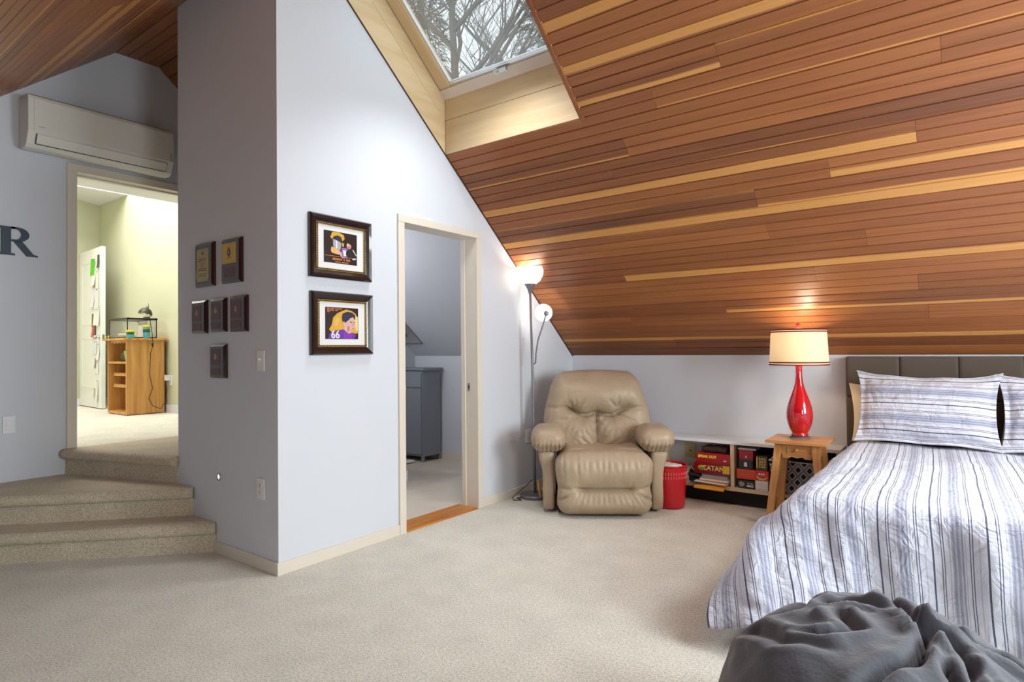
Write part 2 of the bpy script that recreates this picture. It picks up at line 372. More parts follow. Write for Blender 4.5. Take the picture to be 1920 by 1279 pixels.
def superell(hx, hy, hz, e1=0.5, e2=0.5, nu=48, nv=28, fn=None, c=(0, 0, 0)):
    """rounded cushion-like solid; fn(x,y,z in -1..1, point) may move each point"""
    mb = MB(); vs = []
    for j in range(1, nv):
        ph = -pi / 2 + pi * j / nv
        for i in range(nu):
            th = 2 * pi * i / nu
            u = Vector((spow(cos(ph), e1) * spow(cos(th), e2), spow(cos(ph), e1) * spow(sin(th), e2), spow(sin(ph), e1)))
            vs.append(u)
    b_ = len(vs); vs.append(Vector((0, 0, -1))); vs.append(Vector((0, 0, 1)))
    out = []
    for u in vs:
        q = Vector((u.x * hx, u.y * hy, u.z * hz))
        if fn: q = fn(u, q)
        out.append(q + Vector(c))
    fs = [(j * nu + i, j * nu + (i + 1) % nu, (j + 1) * nu + (i + 1) % nu, (j + 1) * nu + i) for j in range(nv - 2) for i in range(nu)]
    fs += [(b_, (i + 1) % nu, i) for i in range(nu)] + [(b_ + 1, (nv - 2) * nu + i, (nv - 2) * nu + (i + 1) % nu) for i in range(nu)]
    return mb.add(out, fs)
def nz3(x, y, z): return mnoise.noise(Vector((x, y, z)))

def cushion(hx, hy, hz, r, cell=0.014, fn=None, c=(0, 0, 0)):
    """evenly gridded rounded block; fn(u in -1..1, point) may move each point"""
    n = [max(4, int(round(2 * h / cell))) for h in (hx, hy, hz)]; h = (hx, hy, hz)
    idx = {}; vs = []; fs = []
    def vid(i, j, k):
        key = (i, j, k)
        if key in idx: return idx[key]
        u = Vector((2 * i / n[0] - 1, 2 * j / n[1] - 1, 2 * k / n[2] - 1))
        q = Vector((u.x * hx, u.y * hy, u.z * hz))
        inn = Vector([max(-(h[a] - r), min(h[a] - r, q[a])) for a in range(3)])
        d = q - inn
        if d.length > 1e-9: q = inn + d.normalized() * min(r, max(abs(d[0]), abs(d[1]), abs(d[2])) if False else r)
        if fn: q = fn(u, q)
        idx[key] = len(vs); vs.append(q + Vector(c)); return idx[key]
    for a in range(3):
        b, e = (a + 1) % 3, (a + 2) % 3
        for side in (0, n[a]):
            for i in range(n[b]):
                for j in range(n[e]):
                    ks = []
                    for di, dj in ((0, 0), (1, 0), (1, 1), (0, 1)):
                        k = [0, 0, 0]; k[a] = side; k[b] = i + di; k[e] = j + dj; ks.append(vid(*k))
                    fs.append(tuple(ks if side else ks[::-1]))
    return MB().add(vs, fs)

# ================================================================== THE ROOM SHELL
def zc(y):
    if y > RY: return KZ + SL * (KY - y)
    if y < 0.0: return RZ + FS * y
    return RZ
FYK = -(RZ - KZ) / FS                         # front knee wall
XG = -2.13                                    # gable wall with the doorway to the study
LZ = 0.528                                    # landing level
def gable_poly(y0, y1, z0, ex=0.012):
    ys = [y0] + [q for q in (0.0, RY) if y0 < q < y1] + [y1]
    return [(y0, z0), (y1, z0)] + [(q, zc(q) + ex) for q in ys[::-1]]
struct(MB().box(XG, XR, FYK, KY, -0.12, 0.0).build('floor', CARPET))
# light wall with the bathroom doorway (opening y .916-1.652, z 0-2.045)
OY0, OY1, OZ = 0.916, 1.652, 2.045
m_ = MB(); m_.prism(gable_poly(0.0, OY0 - .012, 0), -0.134, 0, 0); m_.prism(gable_poly(OY0 - .012, OY1 + .012, OZ + .012), -0.134, 0, 0); m_.prism(gable_poly(OY1 + .012, KY, 0), -0.134, 0, 0)
struct(m_.build('wall_left', WALL))
struct(MB().prism([(z, x) for z, x in ((0, -1.136), (0, -0.134), (RZ + .01, -0.134), (RZ + .01, -1.136))], 0.0, 0.12, 1).build('wall_front', WALL))
struct(MB().prism(gable_poly(0.12, 0.80, 0), -1.136, -1.016, 0).build('wall_alcove', WALL))
struct(MB().box(XG, -0.134, 0.80, 0.90, 0, zc(0.9)).build('wall_partition', WALL))
# gable wall, doorway y -.25 to .51 above the landing
DY0, DY1, DZ1 = -0.250, 0.520, 2.500
m_ = MB(); m_.prism(gable_poly(FYK, DY0 - .012, 0), XG - .12, XG, 0); m_.prism(gable_poly(DY0 - .012, DY1 + .012, DZ1 + .012), XG - .12, XG, 0); m_.prism(gable_poly(DY1 + .012, 0.80, 0), XG - .12, XG, 0)
struct(m_.build('wall_gable', WALL))
struct(MB().box(XG - .12, XR + .12, KY, KY + 0.12, -0.1, KZ + 0.05).build('wall_back', WALL))
struct(MB().box(XG - .12, XR + .12, FYK - 0.12, FYK, -0.1, KZ + 0.05).build('wall_camera', WALL))
WY0, WY1, WZ0, WZ1 = 0.45, 1.55, 0.90, 2.20
VY0, VY1, VZ0, VZ1 = -1.5, -.6, .75, 1.75
m_ = MB(); m_.prism(gable_poly(FYK, VY0, 0), XR, XR + .12, 0); m_.prism(gable_poly(VY1, WY0, 0), XR, XR + .12, 0); m_.prism(gable_poly(VY0, VY1, VZ1), XR, XR + .12, 0); m_.box(XR, XR + .12, VY0, VY1, 0, VZ0); m_.prism(gable_poly(WY1, KY, 0), XR, XR + .12, 0)
m_.prism(gable_poly(WY0, WY1, WZ1), XR, XR + .12, 0); m_.box(XR, XR + .12, WY0, WY1, 0, WZ0)
struct(m_.build('wall_right', WALL))
glass_mat('window_glass', dirt=0.02)
for nm, (a0, a1, b0, b1) in (('window_3', (WY0, WY1, WZ0, WZ1)), ('window_5', (VY0, VY1, VZ0, VZ1))):
    w = struct(MB().box(XR + .05, XR + .056, a0, a1, b0, b1).build(nm, MATS['window_glass']))
    m_ = MB()
    for b_ in ((a0 - .06, a0 + .03, b0 - .06, b1 + .06), (a1 - .03, a1 + .06, b0 - .06, b1 + .06), (a0, a1, b0 - .06, b0 + .03), (a0, a1, b1 - .03, b1 + .06), ((a0 + a1) / 2 - .02, (a0 + a1) / 2 + .02, b0, b1)):
        m_.box(XR - .015, XR + .045, *b_)
    m_.build('window_frame', TRIM, w)

# ------------------------------------------------------------------ ceiling: backing slabs and the cedar boards
H1 = (0.0, 1.117, 2.264, 3.40)                # skylight well in view  (x0, x1, s0, s1)
H2 = (3.55, 4.50, 1.2801, 2.3297)             # its twin over the far side of the bed
STOP = (KY - RY) / CS
M_SLOPE = frame_m((0, KY, KZ), (1, 0, 0), (0, -CS, SN))          # local +Z looks down into the room
FC, FN = cos(math.atan(FS)), sin(math.atan(FS))
M_FRONT = frame_m((0, FYK, KZ), (-1, 0, 0), (0, FC, FN))
M_FLAT = frame_m((0, RY, RZ), (1, 0, 0), (0, -1, 0))
m_ = MB(); T = (-0.12, -0.016)
for r in ((-.134, XR + .12, -.1, H2[2]), (-.134, H2[0], H2[2], H1[2]), (H2[1], XR + .12, H2[2], H2[3]), (H1[1], H2[0], H1[2], H2[3]), (H1[1], XR + .12, H2[3], H1[3]), (XG - .12, -.004, 2.66, H1[3]), (-.134, -.004, H1[2], 2.66), (XG - .12, XR + .12, H1[3], STOP + .02)):
    m_.box(r[0], r[1], r[2], r[3], *T)
m_.xform(M_SLOPE)
ceil = struct(m_.build('ceiling', CEDAR_DARK))
c2 = struct(MB().box(-XR - .12, -XG + .12, -.1, -FYK / FC + .03, *T).xform(M_FRONT).build('ceiling_front', CEDAR_DARK))
c3 = struct(MB().box(XG - .12, XR + .12, -.02, RY + .02, *T).xform(M_FLAT).build('ceiling_ridge', CEDAR_DARK))
BW = 0.1312
def plank_mesh(L, w, bead):
    g = 0.0050
    pr = [(0, -.0085), (g * .4, -.0075), (g, 0)]
    if bead: pr += [(w / 2 - .0040, 0), (w / 2 - .0014, -.0062), (w / 2 + .0014, -.0062), (w / 2 + .0040, 0)]
    pr += [(w - g, 0), (w - g * .4, -.0075), (w, -.0085), (w, -.016), (0, -.016)]
    mb = MB(); n = len(pr); vs = [(x, a, b) for x in (0.0006, L - 0.0006) for a, b in pr]
    mb.add(vs, [tuple(range(n)), tuple(range(n, 2 * n))[::-1]] + [(i, n + i, n + (i + 1) % n, (i + 1) % n) for i in range(n)])
    return mb
rnd = random.Random(11)
def plank(par, M, x0, x1, s0, w, tone, sapa=-1.0, sapb=9.0, bead=True):
    if x1 - x0 < 0.03: return
    o = plank_mesh(x1 - x0, w, bead).build('plank', CEDAR, par, fix=True)
    o.matrix_local = M @ Matrix.Translation((x0, s0, 0))
    o['tone'] = tone; o['sapa'] = sapa; o['sapb'] = sapb
# rows that the photograph lets one tell apart: s of the lower edge -> joints along x
JO = {13: [2.788], 11: [1.973], 17: [1.59], 18: [1.981], 14: [1.166], 12: [2.385], 4: [1.56], 3: [0.772, 2.786], 9: [1.99], 1: [1.06], 6: [2.2], 10: [], 19: [], 21: [], 20: [3.0], 22: [2.4], 16: [2.9], 7: [0.9]}
SAP = {(13, 0): ('a', .060), (12, 1): ('a', .045), (10, 0): ('b', .066), (11, 1): ('a', .018), (7, 0): ('a', .0), (7, 1): ('a', .058), (21, 0): ('b', .066), (19, 0): ('b', .078), (18, 0): ('a', .030), (1, 0): ('b', .105), (1, 1): ('b', .100), (2, 1): ('a', .03), (11, 0): ('b', .118), (15, 0): ('a', .012), (4, 1): ('a', .03), (14, 1): ('a', .0)}
TONE = {(11, 0): .20, (14, 1): .22, (15, 0): .30, (17, 0): .42, (18, 1): .40, (12, 0): .5, (13, 1): .36, (8, 0): .42, (5, 0): .62, (9, 0): .62, (0, 0): .2, (1, 1): .3, (16, 0): .5}
nrow = int((STOP - 0.0993) / BW) + 2
for k in range(nrow):
    s0 = 0.0993 + (k - 1) * BW; w_ = BW
    if k == 0: s0, w_ = 0.0, 0.0993
    if s0 + w_ > STOP: w_ = STOP - s0
    if w_ < 0.02: continue
    spans = [(0.0, XR)]
    if s0 > 2.66: spans = [(XG, XR)]
    def cut(spans, a, b):
        o = []
        for p_, q_ in spans:
            if q_ <= a or p_ >= b: o.append((p_, q_)); continue
            if p_ < a: o.append((p_, a))
            if q_ > b: o.append((b, q_))
        return o
    if s0 < H2[3] - .01 and s0 + w_ > H2[2] + .01: spans = cut(spans, H2[0], H2[1])
    half = False
    if s0 < H1[3] and s0 + w_ > H1[2] + .01:
        half = s0 < H1[2] - .01
        spans = cut(spans, H1[0], H1[1])
    joints = JO.get(k, [rnd.uniform(0.6, 3.4)]) + [3.9 + rnd.uniform(-.2, .5)]
    i = 0; base = rnd.choice((.40, .46, .52, .58, .48))
    if half: plank(ceil, M_SLOPE, H1[0], H1[1], s0, H1[2] - s0, .5, bead=False)
    for a, b in spans:
        js = [a] + [j for j in joints if a + .15 < j < b - .15] + [b]
        for p_, q_ in zip(js, js[1:]):
            kk = (k, i)
            sp_ = SAP.get(kk); sa, sb = -1.0, 9.0
            if sp_ is None and rnd.random() < .10: sp_ = ('a', .014) if rnd.random() < .5 else ('b', .117)
            if sp_: sa, sb = (sp_[1], 9.0) if sp_[0] == 'a' else (-1.0, sp_[1])
            plank(ceil, M_SLOPE, p_, q_, s0, w_, TONE.get(kk, base + rnd.uniform(-.10, .10)), sa, sb, bead=w_ > .1)
            if p_ > -0.1: i += 1
for k in range(int(-FYK / FC / BW) + 1):
    s0 = k * BW; w_ = min(BW, -FYK / FC - s0)
    if w_ < .02 or s0 + BW < 1.2: continue           # low rows stand behind the camera, out of sight
    js = [-XR, rnd.uniform(-3.6, -1.2), rnd.uniform(-.6, 1.3), -XG]
    for p_, q_ in zip(js, js[1:]):
        sp_ = rnd.random(); sa = .06 if sp_ < .12 else (.018 if sp_ < .25 else -1.0)
        plank(c2, M_FRONT, p_, q_, s0, w_, rnd.uniform(.36, .66), sa, 9.0, bead=w_ > .1)
for s0, w_ in ((0, .1525), (.1525, .1525)):
    for p_, q_ in ((XG, -.2), (-.2, 2.6), (2.6, XR)):
        plank(c3, M_FLAT, p_, q_, s0, w_, rnd.uniform(.4, .6))
# narrow dark wood trim strip where the light wall meets the boards
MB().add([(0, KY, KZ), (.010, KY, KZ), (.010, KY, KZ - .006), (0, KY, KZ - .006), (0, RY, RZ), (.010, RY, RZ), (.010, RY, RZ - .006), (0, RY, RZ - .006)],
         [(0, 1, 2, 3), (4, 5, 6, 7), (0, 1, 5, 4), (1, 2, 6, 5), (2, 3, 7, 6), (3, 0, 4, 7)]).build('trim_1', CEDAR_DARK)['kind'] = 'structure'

# ------------------------------------------------------------------ skylight in view: fir-lined well, sash, pane
def slab(pts, off):                           # quad pts + thickness vector
    mb = MB(); off = Vector(off); vs = [Vector(q) for q in pts]; n = len(vs)
    return mb.add(vs + [q + off for q in vs], [tuple(range(n))[::-1], tuple(range(n, 2 * n))] + [(i, (i + 1) % n, n + (i + 1) % n, n + i) for i in range(n)])
yb_, yt_ = slope_pt(0, H1[2]).y, slope_pt(0, H1[3]).y
zs = lambda y, o=0.0: KZ + SL * (KY - y) + o
DPT = 0.40; JT = 0.245
sky = MB().box(.10, 1.02, slope_pt(0, 2.60, 0).y * 0 + 2.60, 3.60, -.338, -.330).xform(M_SLOPE).build('window_1', glass_mat('skylight_glass', dirt=0.16))
struct(sky)
for o0, o1 in ((0.002, JT - .0015), (JT + .0015, DPT)):
    slab([(.003, yb_, zs(yb_, o0)), (.003, yt_, zs(yt_, o0)), (.003, yt_, zs(yt_, o1)), (.003, yb_, zs(yb_, o1))], (-.024, 0, 0)).build('board', PINE_Y, sky, bevel=.0015)
    slab([(H1[1], yb_, zs(yb_, o0)), (H1[1], yt_, zs(yt_, o0)), (H1[1], yt_, zs(yt_, o1)), (H1[1], yb_, zs(yb_, o1))], (.024, 0, 0)).build('board', PINE_Y, sky, bevel=.0015)
    MB().box(0.004, H1[1], yb_, yb_ + .024, zs(yb_, o0), zs(yb_, o1)).build('board', PINE, sky, bevel=.0015)
    MB().box(0.004, H1[1], yt_ - .024, yt_, zs(yt_, o0), zs(yt_, o1)).build('board', PINE, sky, bevel=.0015)
e_ = box('edge_trim', (H1[1] - .004, H1[1] + .022, H1[2] - .012, H1[3], -.014, .007), CEDAR, sky, bevel=.002); e_.matrix_local = M_SLOPE; e_['tone'] = .42; e_['sapa'] = -1.0; e_['sapb'] = 9.0
SASH = mat('sash_wood', srgb(222, 208, 194), rough=0.45, var=0.04)
box('bottom_rail', (.0, 1.117, 2.505, 2.590, -.375, -.300), SASH, sky, bevel=.004).matrix_local = M_SLOPE
box('top_rail', (.0, 1.117, 3.60, 3.69, -.375, -.305), SASH, sky).matrix_local = M_SLOPE
for a, b in ((.0, .095), (1.022, 1.117)):
    box('stile', (a, b, 2.590, 3.60, -.375, -.312), PINE_Y, sky, bevel=.003).matrix_local = M_SLOPE
ALU = mat('aluminium', (.72, .72, .72), rough=.35, metal=1.0)
m_ = MB()
for b_ in ((.095, .108, 2.59, 3.60), (1.009, 1.022, 2.59, 3.60), (.108, 1.009, 2.590, 2.604), (.108, 1.009, 2.612, 2.620)): m_.box(*b_, -.345, -.322)
m_.build('glazing_bead', ALU, sky).matrix_local = M_SLOPE
m_ = MB().box(.50, .60, 2.575, 2.60, -.305, -.288); m_.tube([(.53, 2.585, -.29), (.53, 2.60, -.265), (.56, 2.602, -.26)], .006)
m_.build('latch', STEEL, sky).matrix_local = M_SLOPE
m_ = MB().box(H1[0] - .03, H1[1] + .03, H1[2] - .3, H1[3] + .5, -.40, -.378)
# outer curb so that no sky leaks in around the sash
m_ = MB(); m_.box(-.03, -.001, 2.3, 3.72, -.42, -.12); m_.box(1.118, 1.15, 2.3, 3.72, -.42, -.12); m_.box(-.03, 1.15, 2.47, 2.504, -.42, -.31); m_.box(-.03, 1.15, 3.69, 3.72, -.42, -.12)
m_.build('curb', ALU, sky).matrix_local = M_SLOPE
box('curb', (-.03, 1.15, yb_ + .025, yb_ + .05, zs(yb_) - .02, zs(yb_, DPT) + .09), ALU, sky)
# its twin, out of frame
sky2 = struct(MB().box(H2[0], H2[1], H2[2], H2[3], -.206, -.20).xform(M_SLOPE).build('window_2', MATS['window_glass']))
m_ = MB(); m_.box(H2[0] - .02, H2[0], H2[2], H2[3], -.22, -.0); m_.box(H2[1], H2[1] + .02, H2[2], H2[3], -.22, -.0); m_.box(H2[0] - .02, H2[1] + .02, H2[2] - .02, H2[2], -.22, -.0); m_.box(H2[0] - .02, H2[1] + .02, H2[3], H2[3] + .02, -.22, -.0)
m_.build('well_lining', PINE, sky2).matrix_local = M_SLOPE

# ------------------------------------------------------------------ bathroom behind the light wall
TILE = mat('stone_floor', srgb(216, 204, 186), rough=.45, var=.10, nscale=5)
BATHW = mat('bathroom_paint', srgb(206, 209, 218), rough=.6, var=.01)
struct(MB().box(XG, -0.10, .90, KY, -.12, 0.004).build('floor_bathroom', TILE))
struct(MB().box(XG - .12, XG + .03, .90, KY, 0, 2.98).build('wall_bathroom', BATHW))
NX0, NX1, NS0, NS1 = XG + .03, -1.815, 0.215, 1.0
m_ = MB()
for r in ((XG, NX0, 0, 2.0), (NX0, NX1, 0, NS0), (NX0, NX1, NS1, 2.0), (NX1, -.134, 0, 2.0)): m_.box(*r, -.10, 0.0)
struct(m_.xform(M_SLOPE).build('ceiling_bathroom', BATHW))
DKG = mat('charcoal_pane', srgb(40, 42, 46), rough=.25)
w = struct(MB().box(NX0, NX1, NS0, NS1, -.30, -.29).xform(M_SLOPE).build('window_4', DKG))
box('sill', (NX0, NX1, NS0, NS0 + .03, -.29, .012), mat('grey_sill', srgb(150, 151, 154), rough=.5), w).matrix_local = M_SLOPE
m_ = MB(); m_.box(NX1, NX1 + .012, NS0, NS1, -.29, .004); m_.box(NX0, NX1, NS1 - .02, NS1, -.29, 0)
m_.build('window_lining', mat('grey_lining', srgb(120, 122, 128), rough=.6), w).matrix_local = M_SLOPE
struct(MB().box(XG + .03, -.134, KY - .014, KY, 0, .085).build('baseboard_bathroom', TRIM))
struct(MB().box(-.19, .006, OY0, OY1, -.01, .010).build('trim_2', ORANGE, bevel=.003))['label'] = 'orange wood threshold strip in the bathroom doorway'
# door casing (flat stock) and jambs of the bathroom doorway
def casing(name, xface, sgn, y0, y1, z0, z1, cw, jamb0, jamb1):
    d = struct(MB().box(*sorted((xface, xface + sgn * .016)), y0 - cw, y0, z0, z1).build(name, TRIM, bevel=.002))
    box('casing_side', (*sorted((xface, xface + sgn * .016)), y1, y1 + cw, z0, z1), TRIM, d, bevel=.002)
    box('casing_head', (*sorted((xface, xface + sgn * .018)), y0 - cw, y1 + cw, z1, z1 + cw * .92), TRIM, d, bevel=.002)
    box('jamb', (jamb0, jamb1, y0 - .012, y0, z0, z1), TRIM, d); box('jamb', (jamb0, jamb1, y1, y1 + .012, z0, z1), TRIM, d)
    box('jamb_head', (jamb0, jamb1, y0 - .012, y1 + .012, z1, z1 + .012), TRIM, d)
    return d
d1 = casing('door_1', 0.0, 1, OY0, OY1, 0, OZ, .054, -.142, 0.0)
box('stop', (-.142, -.105, OY1 - .008, OY1, .01, OZ), TRIM, d1)
box('pocket_door_edge', (-.095, -.06, OY0, OY0 + .014, .012, OZ), BATHW, d1)
box('strike_plate', (-.085, -.062, OY1 - .0025, OY1, .885, .945), STEEL, d1)
box('strike_slot', (-.079, -.068, OY1 - .003, OY1 - .002, .902, .928), BLACK, d1)

# ------------------------------------------------------------------ study beyond the landing
XF, YS = -6.17, 1.285
struct(MB().box(XF - .1, XG - .12, -1.7, YS + .1, LZ - .12, LZ).box(XG - .12, XG, DY0, DY1, LZ - .12, LZ).build('floor_study', carpet_mat('study_carpet', srgb(226, 220, 208))))
struct(MB().box(XF - .1, XG - .12, YS, YS + .1, LZ, 4.2).build('wall_study_right', GREEN))
struct(MB().box(XF - .1, XF, -1.7, YS, LZ, 4.2).build('wall_study_far', GREEN))
struct(MB().box(XF - .1, XG - .12, -1.8, -1.7, LZ, 4.2).build('wall_study_left', GREEN))
m_ = MB(); m_.box(-2.90, XG - .12, -1.7, YS, 2.60, 2.68); m_.box(-2.94, -2.90, -1.7, YS, 2.60, 4.2)
m_.prism([(YS, 3.15), (-.8, 3.46), (-.8, 3.54), (YS, 3.23)], XF, -5.33, 0)
m_.box(-5.33, -5.29, -1.7, YS, 3.15, 4.2); m_.box(XF, -5.33, -1.7, -.8, 3.46, 3.54)
m_.box(XF - .1, -2.25, -1.8, YS + .1, 4.2, 4.28)
struct(m_.build('ceiling_study', WHITE))
m_ = MB(); m_.box(XF, XG - .13, YS - .014, YS, LZ, LZ + .09); m_.box(XF, XF + .014, -1.7, YS, LZ, LZ + .09)
struct(m_.build('baseboard_study', mat('white_baseboard', srgb(226, 228, 238), rough=.4)))
d2 = casing('door_2', XG, 1, DY0, DY1, LZ, DZ1, .060, XG - .125, XG)
box('stop', (XG - .10, XG - .06, DY0, DY0 + .012, LZ, DZ1), TRIM, d2); box('stop_head', (XG - .10, XG - .06, DY0, DY1, DZ1 - .012, DZ1), TRIM, d2)
box('inner_casing', (XG - .138, XG - .122, DY0 - .05, DY0 + .012, LZ, DZ1), mat('green_white_trim', srgb(222, 224, 210), rough=.4), d2)

# ------------------------------------------------------------------ baseboards of the bedroom
BB = .066
struct(MB().box(0, .012, -.012, OY0 - .054, 0, BB).build('baseboard_left', TRIM, bevel=.002))
struct(MB().box(0, .012, OY1 + .054, KY, 0, BB).build('baseboard_left_far', TRIM, bevel=.002))
struct(MB().box(-.70, .0, -.012, 0, 0, BB).build('baseboard_front', TRIM, bevel=.002))
struct(MB().box(.012, XR, KY - .012, KY, 0, BB).build('baseboard_back', TRIM, bevel=.002))

# ------------------------------------------------------------------ carpeted winder stairs up to the landing
st = thing('carpeted_stairs', 'three beige carpeted stairs turning up to the doorway beside the plaque wall', 'stairs', (0, 0, 0))
RI = .176
def line_at(p, q, t): return (p[0] + (q[0] - p[0]) * t, p[1] + (q[1] - p[1]) * t)
def step(a, b, z0, z1, extra):
    """riser foot runs a (plaque wall) to b (gable wall); extra closes the plan behind it"""
    ax, ay = a; bx, by = b; dx, dy = bx - ax, by - ay; L = sqrt(dx * dx + dy * dy); nx, ny = -dy / L, dx / L
    if nx < 0: nx, ny = -nx, -ny
    s_ = MB().prism([a, b] + extra, z0, z1 - .062, 2).build('step', CARPET_SHADED, st)
    # tread with a rolled nosing
    mb = MB(); prof = []
    for t in range(9):
        an = pi / 2 - pi * t / 8; prof.append((.010 + .026 * cos(an) + .004, z1 - .034 + .034 * sin(an)))
    prof = [(0.0, z1)] + prof + [(0.0, z1 - .068)]
    n = len(prof); SEG = 26; vs = []
    for i in range(SEG + 1):
        t = i / SEG; px, py = ax + dx * t, ay + dy * t
        wv = .004 * nz3(px * 9, py * 9, z1 * 5)
        for o_, z_ in prof: vs.append((px + nx * (o_ + (wv if o_ > .001 else 0)), py + ny * (o_ + (wv if o_ > .001 else 0)), z_ + wv * .6))
    fs = [(i * n + k, i * n + k + 1, (i + 1) * n + k + 1, (i + 1) * n + k) for i in range(SEG) for k in range(n - 1)]
    fs += [tuple(range(n)), tuple(range(SEG * n, SEG * n + n))[::-1]]
    fs += [((i + 1) * n, i * n, i * n + n - 1, (i + 1) * n + n - 1) for i in range(SEG)]
    mb.add(vs, fs); mb.build('nosing', CARPET_SHADED, s_, smooth=True)
    MB().prism([a, b] + extra, z1 - .062, z1, 2).build('tread', CARPET_SHADED, s_)
    return s_
step((-.657, -.001), (XG + .001, -1.506), 0, RI, [(XG + .001, -.001)])
step((-.930, -.001), (XG + .001, -1.258), RI, 2 * RI, [(XG + .001, -.001)])
step((-1.136, -.001), (XG + .001, -.318), 2 * RI, 3 * RI, [(XG + .001, -.001)])
struct(MB().box(XG, -1.137, 0.0, .799, LZ - .06, LZ).build('floor_landing', CARPET_SHADED))

# ================================================================== FURNITURE
def sstep(a, b, x):
    t = min(1, max(0, (x - a) / (b - a))); return t * t * (3 - 2 * t)
def gauss(x, s): return math.exp(-(x / s) ** 2)

# ------------------------------------------------------------------ recliner
REC_ROT = math.atan2(0.503, 0.864) + radians(4.0)
rec = thing('recliner', 'tan leather recliner with puffy arms and tufted back in the room corner', 'armchair', (0.895, 1.995, 0), REC_ROT)
def back_fn(u, q):
    z = q.z; t = (z + .34) / .68; zz = z + .685
    wx = 1.0 - .19 * sstep(.40, 1.0, t) - .22 * sstep(.30, 0.0, t)
    x = q.x * wx; y = q.y + .20 * t
    front = sstep(.1, -.6, u.y)
    z -= .030 * (x / .40) ** 2 * sstep(.75, 1, t)
    cz = .700 - .030 * gauss(abs(x) - .10, .09) + .030 * sstep(.10, .26, abs(x))
    fade = 1 - sstep(.17, .33, abs(x))
    cre = gauss(zz - cz, .013) * (.25 + .75 * fade) + .8 * gauss(zz - cz, .045) * fade
    bul = .075 * gauss(zz - .86, .13) * max(0, 1 - (abs(x) / .44) ** 2.2) + .060 * gauss(abs(x) - .14, .11) * gauss(zz - .55, .11)
    mid = gauss(x + .004, .010) * sstep(.71, .66, zz) * sstep(.36, .44, zz) + .6 * gauss(x + .004, .04) * sstep(.71, .64, zz) * sstep(.36, .5, zz)
    ple = 0.0
    for cx0, cz0, lo, hi, nk, s0, rr in ((-.13, .680, -1.3, 1.0, 8, -1, .26), (.13, .690, -1.0, 1.3, 8, -1, .26), (0.0, .40, -1.25, 1.25, 8, 1, .24), (-.16, .70, -1.1, .5, 4, 1, .14), (.16, .71, -.5, 1.1, 4, 1, .14)):
        dx, dz = x - cx0, (zz - cz0) * s0
        if dz < 0: continue
        r = sqrt(dx * dx + dz * dz) + 1e-6
        if r > rr: continue
        an = math.atan2(dx, dz)
        for k in range(nk):
            a = lo + (hi - lo) * k / (nk - 1) + .22 * nz3(k * 3.1, r * 7, cx0 * 9)
            ple += gauss((an - a) * r, .0085) * sstep(.01, .05, r) * sstep(rr, rr * .35, r) * (.6 + .8 * abs(nz3(k * 7.7, cz0, 2)))
    vs_ = gauss(abs(x) - .235, .004) * sstep(.72, .78, zz)                   # upright seams of the head roll
    hs_ = gauss(zz - .733, .004) * sstep(.30, .34, abs(x))
    y += front * (.066 * cre + .052 * mid + .026 * min(1.6, ple) - bul + .005 * vs_ + .006 * hs_ + .005 * nz3(x * 11, zz * 11, 3))
    rim = sstep(.82, .97, abs(u.x)) * sstep(.5, -.2, u.y)
    x += math.copysign(.006 * nz3(zz * 38, 1, 2) * rim, x)
    return Vector((x, y, z))
cushion(.425, .125, .34, .115, .0125, back_fn, (0.0, .49, .685)).build('backrest', LEATHER, rec, smooth=True)
def seat_fn(u, q):
    top = sstep(.2, .8, u.z)
    return Vector((q.x, q.y, q.z + .012 * nz3(q.x * 10, q.y * 4, 7) * top - top * .012 * gauss(q.x, .2)))
cushion(.322, .30, .11, .085, .02, seat_fn, (0, .37, .362)).build('seat_cushion', LEATHER, rec, smooth=True)
def foot_fn(u, q):
    z = q.z + .238; x = q.x; y = q.y
    front = sstep(.2, -.6, u.y)
    cz = .198 + .012 * sstep(.12, .25, abs(x))
    fade = 1 - sstep(.15, .24, abs(x))
    cre = gauss(z - cz, .009) * (.15 + .85 * fade) + .5 * gauss(z - cz, .04) * fade
    sidec = gauss(z - (.150 - .55 * (abs(x) - .27)), .012) * sstep(.22, .30, abs(x)) + .5 * gauss(z - (.205 + .2 * (abs(x) - .25)), .012) * sstep(.22, .30, abs(x))
    bul = .050 * gauss(z - .34, .115) + .042 * gauss(z - .10, .085)
    ple = 0.0
    for k in range(14):
        xk = -.28 + k * .043 + .02 * nz3(k * 2.3, 2, 2); am = .45 + .9 * abs(nz3(k * 5.1, 4, 1))
        ple += am * gauss(x - xk - .10 * (z - .42) * sin(k * 2.1), .008) * sstep(.478, .44, z) * sstep(.22 + .1 * abs(sin(k * 1.7)), .40, z)
        ple += am * .8 * gauss(x - xk * .75 - 1.1 * (.19 - z) * xk * 2, .0075) * sstep(.185, .165, z) * sstep(.05 + .05 * abs(sin(k)), .13, z)
    seam = gauss(abs(x) - .185, .003)
    y += front * (.046 * cre + .028 * sidec + .019 * ple - bul * max(0, 1 - (abs(x) / .40) ** 4) + .004 * seam + .006 * nz3(x * 10, z * 10, 2))
    x *= 1.0 + .045 * gauss(z - .36, .12) + .01 * gauss(z - .08, .07) - .02 * gauss(z - .2, .03)
    edge = .005 * nz3(z * 45, 1, math.copysign(3, x)) * sstep(.82, .98, abs(u.x))
    return Vector((x + math.copysign(edge, x), y - .02 * sstep(.5, 1, u.y) * 0, q.z - .015 * (x / .34) ** 2 * sstep(.4, 1, u.z)))
cushion(.332, .115, .226, .085, .0105, foot_fn, (0, .080, .240)).build('footrest', LEATHER, rec, smooth=True)
